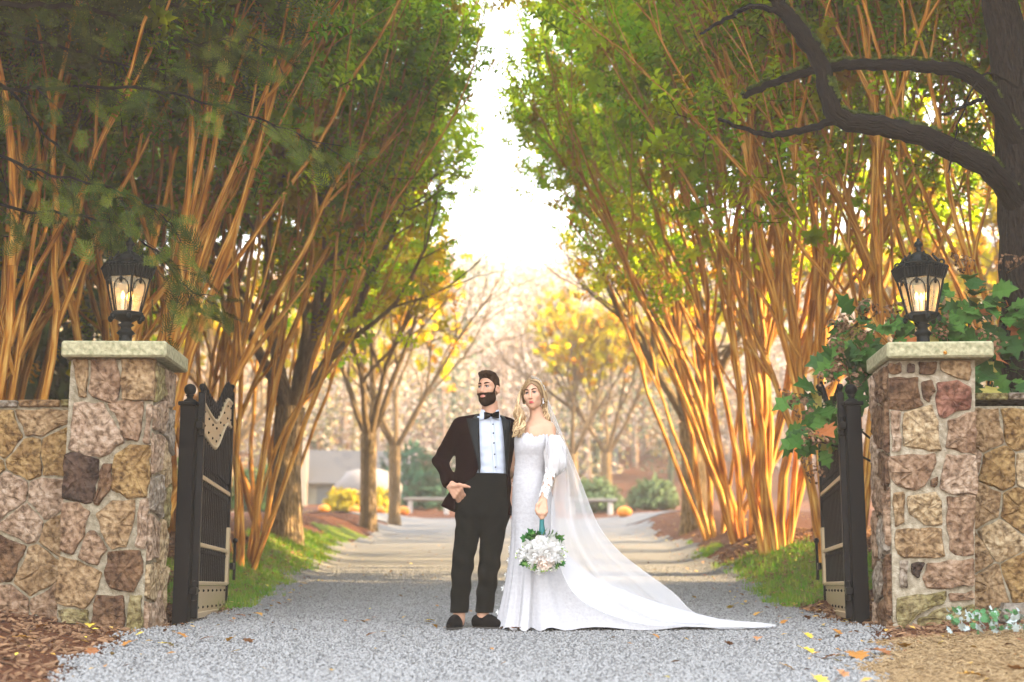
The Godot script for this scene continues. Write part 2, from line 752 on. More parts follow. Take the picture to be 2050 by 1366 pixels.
	relief(m, fine, 1.2, 9.0)
	M.beard = m
	m = mat(Color(0.035, 0.017, 0.008), 0.6)
	m.metallic_specular = 0.15
	relief(m, fine, 1.2, 7.0)
	M.dark_hair = m
	m = mat(Color(1, 1, 1), 0.42)
	m.vertex_color_use_as_albedo = true
	M.blonde = m
	m = mat(Color(0.0055, 0.0006, 0.001), 0.85)
	m.metallic_specular = 0.06
	m.rim_enabled = true
	m.rim = 0.3
	m.rim_tint = 0.9
	relief(m, fine, 0.25, 8.0)
	M.velvet = m
	m = mat(Color(0.008, 0.01, 0.011), 0.4)
	m.metallic_specular = 0.2
	M.satin = m
	m = mat(Color(0.005, 0.006, 0.0055), 0.85)
	m.metallic_specular = 0.08
	relief(m, fine, 0.12, 9.0)
	M.wool = m
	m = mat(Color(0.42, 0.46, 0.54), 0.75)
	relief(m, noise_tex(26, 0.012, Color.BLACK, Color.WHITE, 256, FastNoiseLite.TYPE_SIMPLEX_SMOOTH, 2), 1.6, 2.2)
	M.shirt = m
	M.black_velvet = mat(Color(0.004, 0.004, 0.0045), 0.9)
	M.black_velvet.metallic_specular = 0.08
	M.sole = mat(Color(0.06, 0.055, 0.05), 0.5)
	M.eye = mat(Color(0.3, 0.27, 0.25), 0.4)
	M.iris = mat(Color(0.03, 0.018, 0.01), 0.2)
	M.lips_man = mat(Color(0.5, 0.2, 0.16), 0.45)
	M.lips_woman = mat(Color(0.42, 0.07, 0.075), 0.35)
	m = mat(Color(0.46, 0.455, 0.46), 0.8)
	m.albedo_texture = noise_tex(28, 0.035, Color(0.9, 0.89, 0.9), Color(1, 1, 1), 512, FastNoiseLite.TYPE_CELLULAR, 3)
	relief(m, noise_tex(29, 0.03, Color.BLACK, Color.WHITE, 512, FastNoiseLite.TYPE_CELLULAR, 3), 0.3, 2.4)
	M.lace = m
	m = mat(Color(0.82, 0.8, 0.81, 0.4), 0.9)
	m.transparency = BaseMaterial3D.TRANSPARENCY_ALPHA
	m.backlight_enabled = true
	m.backlight = Color(0.9, 0.9, 0.9)
	M.tulle = m
	m = mat(Color(0.62, 0.61, 0.615, 0.8), 0.9)
	m.transparency = BaseMaterial3D.TRANSPARENCY_ALPHA
	m.backlight_enabled = true
	m.backlight = Color(0.5, 0.5, 0.5)
	M.chiffon = m
	m = mat(Color(0.78, 0.77, 0.75), 0.7)
	m.backlight_enabled = true
	m.backlight = Color(0.3, 0.3, 0.28)
	M.petal = m
	M.pearl = mat(Color(0.85, 0.85, 0.88), 0.15)
	M.ribbon = mat(Color(0.02, 0.13, 0.13), 0.4)


func leafy(col: Color, through: float) -> StandardMaterial3D:
	var m := mat(col, 0.55)
	m.vertex_color_use_as_albedo = true
	if through > 0.0:
		m.backlight_enabled = true
		m.backlight = Color(through, through, through * 0.5)
	m.metallic_specular = 0.16
	return m


# ------------------------------------------------------------------ ground
func sheet(x_lines: PackedFloat32Array, z_lines: PackedFloat32Array, up: float, keep: Callable, jitter := 0.0) -> ArrayMesh:
	var mb := MB.new()
	var ids := {}
	var nx := x_lines.size()
	for i in nx - 1:
		for j in z_lines.size() - 1:
			var mid := Vector2((x_lines[i] + x_lines[i + 1]) * 0.5, (z_lines[j] + z_lines[j + 1]) * 0.5)
			if not keep.call(mid.x, mid.y):
				continue
			var q := []
			for o in [[0, 0], [1, 0], [1, 1], [0, 1]]:
				var key: int = (j + o[1]) * nx + i + o[0]
				if not ids.has(key):
					var x := x_lines[i + o[0]]
					var z := z_lines[j + o[1]]
					var e := 0.08
					var n := Vector3(ground(x - e, z) - ground(x + e, z), 2.0 * e, ground(x, z - e) - ground(x, z + e)).normalized()
					ids[key] = mb.vert(Vector3(x, ground(x, z) + up, z), n, Vector2(x, z))
				q.append(ids[key])
			mb.tri(q[0], q[1], q[2])
			mb.tri(q[0], q[2], q[3])
	return mb.mesh()


func lines(stops: Array) -> PackedFloat32Array:
	# [from, step, to, step, to ...]
	var out := PackedFloat32Array([stops[0]])
	for k in range(1, stops.size(), 2):
		var a := out[-1]
		var n := maxi(1, int(round(absf(stops[k + 1] - a) / stops[k])))
		for i in n:
			out.append(lerpf(a, stops[k + 1], float(i + 1) / n))
	return out


func road_edge(x: float, z: float) -> float:
	# above 0 on the gravel
	var d := -z
	var half := 2.28 + 0.1 * sin(d * 0.9) + 0.05 * sin(d * 3.7 + x) + 0.03 * sin(d * 9.0)
	if x < 0.0:
		half += 0.1 - 0.5 * smooth(10.0, 6.5, d) * 0.4
	else:
		half += 0.15 - 0.75 * smooth(10.5, 6.5, d)
	half += 0.35 * smooth(15.0, 22.0, d)
	var on := half - absf(x)
	if d > 33.0 and d < 38.0:
		on = maxf(on, 2.5 - absf(d - 35.5))
	if d > 38.0:
		on = minf(on, 38.5 - d)
	return on


func make_ground():
	var g := put("ground", sheet(lines([-110.0, 10.0, -60.0, 6.0, -24.0, 1.0, -8.0, 0.3, 8.0, 1.0, 24.0, 6.0, 60.0, 10.0, 110.0]), lines([-136.0, 6.0, -60.0, 1.0, -24.0, 0.3, -4.0, 1.0, 6.0, 12.0, 30.0]), 0.0, func(_x, _z): return true), M.soil)
	g.set_meta("kind", "structure")
	g.set_meta("label", "brown mulch and soil ground on both sides of the gravel drive")
	var r := put("gravel_road", sheet(lines([-16.0, 0.5, -4.0, 0.08, 4.0, 0.5, 16.0]), lines([-39.0, 0.2, -16.0, 0.08, -5.0, 0.5, 4.0]), 0.022, func(x, z): return road_edge(x, z) > 0.0), M.gravel)
	r.set_meta("kind", "structure")
	r.set_meta("label", "grey gravel drive that runs between the gate pillars")
	var lawn_at := func(x, z):
		var d: float = -z
		if x > 0.0:
			return road_edge(x, z) < 0.05 + 0.05 * sin(d * 7.0) and x < 3.5 + 0.3 * sin(d * 2.0) - 0.9 * smooth(15.0, 18.0, d) and d > 12.4 + 0.3 * sin(x * 5.0) and d < 24.0
		return road_edge(x, z) < 0.05 + 0.05 * sin(d * 7.0) and x > -3.3 + 0.2 * sin(d * 3.0) and d > 12.0 and d < 26.0
	var l := put("lawn", sheet(lines([-4.6, 0.1, 5.2]), lines([-26.0, 0.1, -11.5]), 0.014, lawn_at), M.lawn)
	l.set_meta("kind", "structure")
	l.set_meta("label", "strips of mown grass along the drive behind the gate")
	var bank := put("straw_bank", sheet(lines([1.4, 0.08, 6.0]), lines([-9.4, 0.08, -5.0]), 0.016, func(x, z): return road_edge(x, z) < 0.02 and -z < 9.0 + 0.25 * sin(x * 3.0)), M.straw)
	bank.set_meta("kind", "structure")
	bank.set_meta("label", "tan straw covered bank at the foot of the right wall")
	# loose stones of the gravel
	var pb := MB.new()
	pb.tint = Color(1, 1, 1)
	pb.ball(Vector3.ZERO, Vector3(1.0, 0.7, 0.85), 3, 5)
	var st := []
	var tn := []
	for i in 110000:
		var d := 6.4 + 12.0 * pow(rng.randf(), 1.6)
		var x := rng.randf_range(-2.9, 2.9)
		if road_edge(x, -d) < -0.12 * rng.randf():
			continue
		var s := rng.randf_range(0.004, 0.011)
		st.append(Transform3D(Basis(Vector3(rng.randf() - 0.5, 1, rng.randf() - 0.5).normalized(), rng.randf() * TAU).scaled(Vector3(s, s, s)), at(x, -d, 0.024)))
		var w := rng.randf_range(0.2, 0.31)
		if rng.randf() < 0.04:
			w = 0.1
		tn.append(Color(w, w * 0.985, w * 0.955))
	stuff(many("gravel", pb.mesh(), M.tinted, st, null, tn), "loose grey crushed stone covering the drive", "gravel")
	# grass blades
	var gb := MB.new()
	for k in 9:
		var a := TAU * k / 9.0 + rng.randf()
		var o := Vector3(cos(a), 0, sin(a)) * rng.randf() * 0.03
		var lean := Vector3(cos(a), 0, sin(a)) * rng.randf_range(0.01, 0.04)
		var hgt := rng.randf_range(0.04, 0.085)
		var side := Vector3(-sin(a), 0, cos(a)) * 0.004
		var w := rng.randf_range(0.7, 1.2)
		gb.tint = Color(w, w, w)
		gb.face([o - side, o + side, o + lean + Vector3(0, hgt, 0)], Vector3(lean.x, 0.3, lean.z))
	var gs := []
	tn = []
	for i in 14000:
		var x := rng.randf_range(-4.2, 4.6)
		var z := rng.randf_range(-24.0, -12.0)
		if not lawn_at.call(x, z):
			continue
		gs.append(pose(at(x, z, 0.01), Vector3.UP + Vector3(rng.randf() - 0.5, 0, rng.randf() - 0.5) * 0.3, rng.randf_range(0.7, 1.3), rng.randf() * TAU))
		var y := rng.randf()
		tn.append(Color(0.11, 0.27, 0.02).lerp(Color(0.3, 0.32, 0.05), y * y))
	stuff(many("grass", gb.mesh(), leafy(Color(1, 1, 1), 0.5), gs, null, tn), "short green and yellowing grass beside the drive", "grass")
	# bark chips and leaf litter on the soil near the gate
	var cb := MB.new()
	cb.box(Vector3.ZERO, Vector3(0.05, 0.008, 0.016))
	var cs := []
	tn = []
	for i in 26000:
		var d := 6.5 + 12.0 * rng.randf()
		var x := rng.randf_range(-5.0, 5.2)
		if road_edge(x, -d) > -0.02 - 0.1 * rng.randf() or (x > 1.5 and d < 8.7):
			continue
		cs.append(Transform3D(Basis.from_euler(Vector3(rng.randf_range(-0.5, 0.5), rng.randf() * TAU, rng.randf_range(-0.5, 0.5))).scaled(Vector3.ONE * rng.randf_range(0.5, 1.3)), at(x, -d, 0.014)))
		tn.append(Color(0.11, 0.055, 0.03).lerp(Color(0.3, 0.17, 0.09), rng.randf()))
	stuff(many("mulch_litter", cb.mesh(), M.tinted, cs, null, tn), "dark bark chips strewn at the feet of the walls", "mulch")
	var sb := MB.new()
	sb.box(Vector3.ZERO, Vector3(0.09, 0.004, 0.004))
	cs = []
	tn = []
	for i in 16000:
		var d := 5.4 + 3.6 * rng.randf()
		var x := rng.randf_range(1.4, 4.6)
		if road_edge(x, -d) > -0.05 * rng.randf():
			continue
		cs.append(Transform3D(Basis.from_euler(Vector3(rng.randf_range(-0.3, 0.3), rng.randf() * TAU, rng.randf_range(-0.4, 0.4))).scaled(Vector3.ONE * rng.randf_range(0.5, 1.2)), at(x, -d, 0.024)))
		tn.append(Color(0.2, 0.13, 0.065).lerp(Color(0.42, 0.3, 0.16), rng.randf()))
	stuff(many("straw", sb.mesh(), M.tinted, cs, null, tn), "loose tan straw on the bank in the near right corner", "straw")


# ------------------------------------------------------------------ stone work
const TONES := {
	"tan": [Color(0.45, 0.34, 0.21), Color(0.3, 0.2, 0.11)], "ochre": [Color(0.42, 0.3, 0.14), Color(0.27, 0.17, 0.075)], "pink": [Color(0.43, 0.32, 0.23), Color(0.26, 0.165, 0.11)],
	"dark": [Color(0.13, 0.085, 0.065), Color(0.05, 0.034, 0.03)], "cream": [Color(0.56, 0.47, 0.32), Color(0.42, 0.32, 0.19)], "brown": [Color(0.24, 0.15, 0.09), Color(0.12, 0.07, 0.045)],
	"pale": [Color(0.54, 0.44, 0.35), Color(0.36, 0.26, 0.19)], "moss": [Color(0.36, 0.32, 0.18), Color(0.25, 0.225, 0.1)], "grey": [Color(0.45, 0.41, 0.36), Color(0.28, 0.25, 0.21)],
	"red": [Color(0.36, 0.19, 0.14), Color(0.2, 0.09, 0.07)],
}


# one fieldstone: a polygon in metres on the plane o + ex*x + ey*y, proud along n
func stone(parent: Node, poly: Array, map: Callable, n: Vector3, tone: String, proud := 0.028, called := "stone"):
	var mid := Vector2.ZERO
	for p in poly:
		mid += p
	mid /= poly.size()
	# cut the corners, then break the edges up
	var line: Array = []
	var np := poly.size()
	for i in np:
		var a: Vector2 = poly[i]
		var b: Vector2 = poly[(i + 1) % np]
		var len_ := a.distance_to(b)
		var cut := minf(0.008, len_ * 0.2)
		var d := (b - a).normalized()
		line.append(a + d * cut)
		var parts := int(len_ / 0.085)
		for k in range(1, parts + 1):
			line.append(a + d * (cut + (len_ - 2.0 * cut) * k / (parts + 1.0)) + Vector2(-d.y, d.x) * rng.randf_range(-0.011, 0.011))
		line.append(b - d * cut)
	var m := line.size()
	var tilt := Vector2(rng.randf_range(-0.05, 0.05), rng.randf_range(-0.05, 0.05))
	var t0: Color = TONES[tone][0]
	var t1: Color = TONES[tone][1]
	var rings := []
	var cols := []
	for ring in [[1.0, -0.03], [0.985, proud * 0.5], [0.92, proud], [0.45, proud * 1.15]]:
		var pts := []
		var cc := []
		for i in m:
			var q: Vector2 = mid + (line[i] - mid) * ring[0]
			var up: float = ring[1]
			if up > 0.0:
				up += tilt.dot(q - mid) + rng.randf_range(-0.006, 0.006)
				if ring[0] < 0.95:
					up += rng.randf_range(-0.009, 0.009)
					q += Vector2(rng.randf_range(-0.008, 0.008), rng.randf_range(-0.008, 0.008))
			pts.append(map.call(q.x, q.y) + n * up)
			var w := clampf(0.5 + 0.5 * sin(q.x * 17.0 + mid.x * 31.0) * sin(q.y * 15.0 + mid.y * 23.0) + rng.randf_range(-0.3, 0.3), 0.0, 1.0)
			cc.append(t0.lerp(t1, w))
		rings.append(pts)
		cols.append(cc)
	var mb := MB.new()
	var cp: Vector3 = map.call(mid.x, mid.y)
	var add := func(a, b, d, ca, cb, cd):
		var nrm: Vector3 = (b - a).cross(d - a).normalized()
		if nrm.dot((a + b + d) / 3.0 - cp + n * 0.1) < 0.0:
			nrm = -nrm
		mb.tint = ca
		var i0 := mb.vert(a, nrm)
		mb.tint = cb
		var i1 := mb.vert(b, nrm)
		mb.tint = cd
		var i2 := mb.vert(d, nrm)
		mb.tri(i0, i1, i2)
	for r in 3:
		for i in m:
			var j := (i + 1) % m
			add.call(rings[r][i], rings[r][j], rings[r + 1][j], cols[r][i], cols[r][j], cols[r + 1][j])
			add.call(rings[r][i], rings[r + 1][j], rings[r + 1][i], cols[r][i], cols[r + 1][j], cols[r + 1][i])
	var c0: Color = t0.lerp(t1, 0.3)
	var top: Vector3 = cp + n * (proud * 1.2)
	for i in m:
		add.call(rings[3][i], rings[3][(i + 1) % m], top, cols[3][i], cols[3][(i + 1) % m], c0)
	put(called, mb.mesh(), M.stone, parent)


# polygons of a rubble wall over w x h metres
func rubble(w: float, h: float, sx: float, sy: float, gap: float) -> Array:
	var seeds: Array = []
	var ny := maxi(1, int(round(h / sy)))
	for j in ny:
		var nx := maxi(1, int(round(w / sx + rng.randf_range(-0.35, 0.35))))
		for i in nx:
			seeds.append(Vector2((i + 0.5 + (0.25 if j % 2 else -0.25) + rng.randf_range(-0.27, 0.27)) * w / nx, (j + 0.5 + rng.randf_range(-0.3, 0.3)) * h / ny))
	var out := []
	for s in seeds:
		var poly := [Vector2(gap, gap), Vector2(w - gap, gap), Vector2(w - gap, h - gap), Vector2(gap, h - gap)]
		for t in seeds:
			if t == s or s.distance_to(t) > 3.0 * maxf(sx, sy):
				continue
			var d: Vector2 = (t - s).normalized()
			var lim: float = (s + t).dot(d) * 0.5 - gap
			var res := []
			for i in poly.size():
				var a: Vector2 = poly[i]
				var b: Vector2 = poly[(i + 1) % poly.size()]
				var fa := a.dot(d) - lim
				var fb := b.dot(d) - lim
				if fa <= 0.0:
					res.append(a)
				if fa * fb < 0.0:
					res.append(a.lerp(b, fa / (fa - fb)))
			poly = res
			if poly.size() < 3:
				break
		if poly.size() >= 3:
			# drop very short edges
			var kept := []
			for i in poly.size():
				if poly[i].distance_to(poly[(i + 1) % poly.size()]) > 0.02:
					kept.append(poly[i])
			if kept.size() >= 3:
				out.append(kept)
	return out


func pick_tone(list: Array) -> String:
	return list[rng.randi() % list.size()]


# stones drawn from the photograph's arrangement: [tone, x0,y0, x1,y1 ...] on a 1135 wide, top-down grid
func laid(parent: Node, list: Array, left: float, right: float, bottom: float, w: float, map: Callable, n: Vector3):
	var k := w / (right - left)
	for s in list:
		var poly := []
		var mid := Vector2.ZERO
		for i in range(1, s.size(), 2):
			var q := Vector2(clampf((s[i] - left) * k, 0.0, w), (bottom - s[i + 1]) * 0.00159)
			poly.append(q)
			mid += q
		mid /= poly.size()
		for i in poly.size():
			poly[i] = mid + (poly[i] - mid) * 1.06
		stone(parent, poly, map, n, s[0], 0.022)


func wall_face(parent: Node, o: Vector3, ex: Vector3, w: float, h: float, n: Vector3, sx: float, sy: float, tones: Array, gap := 0.012):
	for poly in rubble(w, h, sx, sy, gap):
		stone(parent, poly, func(x, y): return o + ex * x + Vector3.UP * y, n, pick_tone(tones), 0.022)


func make_walls():
	# left pillar
	var lp := thing("stone_pillar", "rubble stone gate pillar with pink and tan stones and a grey slab on top, by the left gate leaf", "pillar", Vector3(-2.84, 0.4, -10.15))
	var mb := MB.new()
	mb.box(Vector3(0, 1.01, 0), Vector3(0.594, 2.02, 0.594))
	put("mortar_core", mb.mesh(), M.mortar, lp)
	var left_stones := [
		["pink", 365, -40, 470, -40, 485, 0, 500, 60, 490, 140, 470, 158, 380, 128, 360, 100], ["tan", 500, -40, 650, -40, 650, 142, 520, 146, 503, 60], ["tan", 285, -40, 350, -40, 350, 128, 318, 128],
		["pale", 300, 160, 425, 158, 470, 230, 528, 330, 430, 395, 330, 375, 285, 360], ["pink", 450, 160, 490, 150, 605, 150, 603, 230, 590, 325, 535, 318, 484, 200],
		["dark", 272, 390, 330, 380, 420, 410, 425, 480, 398, 595, 340, 590, 270, 575], ["ochre", 495, 390, 560, 347, 645, 347, 648, 450, 640, 572, 560, 578, 486, 540], ["brown", 440, 430, 483, 430, 478, 540, 430, 608, 408, 600, 430, 500],
		["pink", 272, 602, 340, 598, 393, 640, 373, 740, 330, 820, 272, 800], ["tan", 424, 650, 490, 592, 588, 588, 583, 700, 560, 788, 500, 798, 470, 760], ["pink", 395, 722, 420, 722, 476, 800, 440, 868, 352, 835],
		["tan", 272, 832, 350, 852, 458, 902, 430, 1000, 390, 1055, 270, 1030], ["brown", 484, 815, 620, 808, 638, 900, 600, 983, 500, 965, 472, 900], ["brown", 440, 1000, 556, 1000, 570, 1100, 560, 1160, 424, 1130, 432, 1040],
		["moss", 278, 1062, 408, 1062, 415, 1120, 300, 1110], ["moss", 588, 1002, 640, 1000, 645, 1160, 582, 1162], ["pale", 625, 165, 648, 165, 648, 335, 618, 335], ["pale", 612, 592, 648, 580, 648, 795, 605, 790],
		["moss", 282, 1122, 414, 1135, 410, 1200, 290, 1200], ["moss", 430, 1145, 555, 1172, 640, 1178, 640, 1215, 430, 1210],
	]
	laid(lp, left_stones, 270.0, 650.0, 1232.0, 0.6, func(x, y): return Vector3(-0.3 + x, y, 0.3), Vector3(0, 0, 1))
	wall_face(lp, Vector3(0.3, 0.06, 0.3), Vector3(0, 0, -1), 0.6, 1.95, Vector3(1, 0, 0), 0.3, 0.3, ["pale", "cream", "cream", "grey", "pale", "moss"])
	var cap := MB.new()
	cap.box(Vector3(0.02, 2.085, 0.01), Vector3(0.74, 0.115, 0.76), Basis(Vector3.UP, 0.02), 0.014)
	put("capstone", cap.mesh(), M.cap, lp)
	# right pillar leans outwards a little
	var rp := thing("stone_pillar", "squarish stone gate pillar with dark red and cream stones and pale joints, beside the oakleaf hydrangea", "pillar", Vector3(2.63, 0.42, -9.9), -0.05)
	var lean := func(x: float, y: float, z: float) -> Vector3: return Vector3(x + 0.03 * y + x * 0.05 * y, y, z)
	var core := MB.new()
	var c8 := []
	for q in [[0.003, -0.003], [0.555, -0.003], [0.555, -0.565], [0.003, -0.565]]:
		c8.append([lean.call(q[0], 0.0, q[1]), lean.call(q[0], 2.0, q[1])])
	for i in 4:
		var j := (i + 1) % 4
		core.face([c8[i][0], c8[j][0], c8[j][1], c8[i][1]], (c8[i][0] + c8[j][0]) * 0.5 - Vector3(0.28, 0, -0.28))
	core.face([c8[0][1], c8[1][1], c8[2][1], c8[3][1]], Vector3.UP)
	var cm: StandardMaterial3D = M.mortar.duplicate()
	cm.albedo_color = Color(1.1, 1.1, 1.12)
	put("mortar_core", core.mesh(), cm, rp)
	var right_stones := [
		["brown", 548, -50, 600, -50, 600, -6, 548, -6], ["dark", 625, -45, 655, -45, 655, -8, 625, -8], ["brown", 670, -55, 745, -55, 745, -25, 735, 0, 675, 0], ["tan", 760, -55, 880, -55, 880, 30, 830, 18, 765, -15],
		["brown", 545, 20, 668, 15, 672, 90, 688, 140, 650, 155, 550, 155], ["brown", 682, 38, 725, 27, 735, 80, 715, 128, 690, 110], ["red", 748, 42, 830, 32, 882, 62, 880, 160, 830, 165, 780, 198, 757, 190, 742, 110],
		["pale", 552, 168, 590, 168, 592, 340, 556, 345], ["cream", 612, 177, 723, 142, 745, 210, 763, 340, 720, 345, 607, 320], ["pink", 792, 212, 910, 172, 912, 362, 850, 350, 783, 330],
		["pink", 548, 372, 733, 357, 738, 400, 690, 498, 650, 518, 570, 490, 550, 440], ["pale", 787, 362, 906, 372, 908, 538, 800, 533, 757, 510], ["cream", 621, 547, 738, 527, 763, 570, 763, 668, 690, 668, 627, 620],
		["pink", 787, 552, 903, 548, 898, 798, 850, 803, 797, 780], ["tan", 560, 532, 603, 527, 603, 658, 565, 678], ["tan", 572, 692, 758, 688, 772, 808, 600, 813, 567, 770], ["pink", 702, 838, 893, 818, 893, 933, 700, 943, 682, 900],
		["grey", 582, 828, 618, 828, 613, 943, 582, 938], ["dark", 632, 838, 688, 833, 660, 903, 632, 880], ["moss", 572, 988, 778, 958, 768, 1010, 650, 1060, 572, 1150], ["pink", 792, 968, 898, 958, 898, 990, 800, 1002],
		["brown", 718, 472, 748, 458, 743, 500, 718, 503], ["moss", 660, 1075, 770, 1030, 895, 1015, 895, 1120, 660, 1150],
	]
	laid(rp, right_stones, 548.0, 908.0, 1196.0, 0.56, func(x, y): return lean.call(x, y, 0.0), Vector3(0, 0, 1))
	for poly in rubble(0.56, 1.95, 0.28, 0.28, 0.012):
		stone(rp, poly, func(x, y): return lean.call(0.0, y + 0.03, -0.565 + x), Vector3(-1, 0, 0), pick_tone(["pale", "grey", "pink", "brown"]), 0.028)
	cap = MB.new()
	cap.box(Vector3(0.405, 2.06, -0.27), Vector3(0.745, 0.115, 0.78), Basis(Vector3.UP, -0.01), 0.014)
	put("capstone", cap.mesh(), M.cap, rp)
	var knob := MB.new()
	knob.ball(Vector3(0.43, 2.035, 0.125), Vector3(0.014, 0.014, 0.014), 5, 8)
	put("rusty_bolt", knob.mesh(), M.myrtle_bark, rp)
	# walls
	var lw := thing("stone_wall", "low mossy rubble wall running off to the left of the left pillar", "wall", Vector3(-3.14, 0.35, -10.02))
	mb = MB.new()
	mb.box(Vector3(-1.3, 0.9, -0.2), Vector3(2.6, 1.74, 0.4))
	put("mortar_core", mb.mesh(), M.mortar, lw)
	wall_face(lw, Vector3(-2.6, 0.02, 0.0), Vector3(1, 0, 0), 2.6, 1.72, Vector3(0, 0, 1), 0.3, 0.235, ["pale", "tan", "brown", "ochre", "pink", "tan", "pale"], 0.005)
	ledge(lw, 2.6, -2.6)
	var rw := thing("stone_wall", "low rubble wall of buff stones to the right of the right pillar", "wall", Vector3(3.2, 0.4, -10.03))
	mb = MB.new()
	mb.box(Vector3(1.3, 0.86, -0.2), Vector3(2.6, 1.7, 0.4))
	put("mortar_core", mb.mesh(), M.mortar, rw)
	wall_face(rw, Vector3(0.0, 0.0, 0.0), Vector3(1, 0, 0), 2.6, 1.7, Vector3(0, 0, 1), 0.27, 0.27, ["tan", "cream", "tan", "pink", "pale", "ochre"], 0.005)
	ledge(rw, 2.6, 0.0)


func ledge(parent: Node, w: float, x0: float):
	# the thin flat stones along the top of a wall
	var x := 0.0
	while x < w - 0.05:
		var l := minf(rng.randf_range(0.22, 0.42), w - x)
		var mb := MB.new()
		var t0: Color = TONES[pick_tone(["moss", "grey", "tan"])][1]
		mb.tint = t0
		mb.box(Vector3(x0 + x + l * 0.5, 1.78 + rng.randf_range(-0.006, 0.006), -0.19), Vector3(l - 0.012, 0.05, 0.46 + rng.randf_range(-0.03, 0.03)), Basis(Vector3.UP, rng.randf_range(-0.03, 0.03)), 0.008)
		put("ledge_stone", mb.mesh(), M.stone, parent)
		x += l


# ------------------------------------------------------------------ gates
func make_gates():
	gate_post(Vector3(-2.43, 0.45, -10.5), "black square steel gate post with a ball on top, beside the left pillar")
	gate_post(Vector3(2.56, 0.45, -10.5), "black square steel gate post with a ball on top, beside the right pillar")
	gate_leaf(Vector3(-2.345, 0.6, -10.52), Vector3(-2.56, 0.6, -12.72), 1.0, "open iron gate leaf with panels tinted tan and reflected gold on the left side of the drive")
	gate_leaf(Vector3(2.485, 0.6, -10.52), Vector3(2.80, 0.6, -12.70), -1.0, "open iron gate leaf seen almost edge on at the right side of the drive")


func gate_post(p: Vector3, label: String):
	var t := thing("gate_post", label, "gate post", p)
	var mb := MB.new()
	mb.box(Vector3(0, 0.86, 0), Vector3(0.112, 1.72, 0.112), Basis(), 0.004)
	put("post", mb.mesh(), M.iron, t)
	mb = MB.new()
	mb.box(Vector3(0, 1.735, 0), Vector3(0.145, 0.03, 0.145), Basis(), 0.006)
	mb.lathe([Vector2(0.05, 1.75), Vector2(0.045, 1.765), Vector2(0.025, 1.775), Vector2(0.022, 1.79), Vector2(0.034, 1.8), Vector2(0.02, 1.81)], 16, Vector3.ZERO)
	put("post_cap", mb.mesh(), M.iron, t)
	mb = MB.new()
	mb.ball(Vector3(0, 1.845, 0), Vector3.ONE * 0.046, 12, 18)
	put("ball_finial", mb.mesh(), M.iron, t)


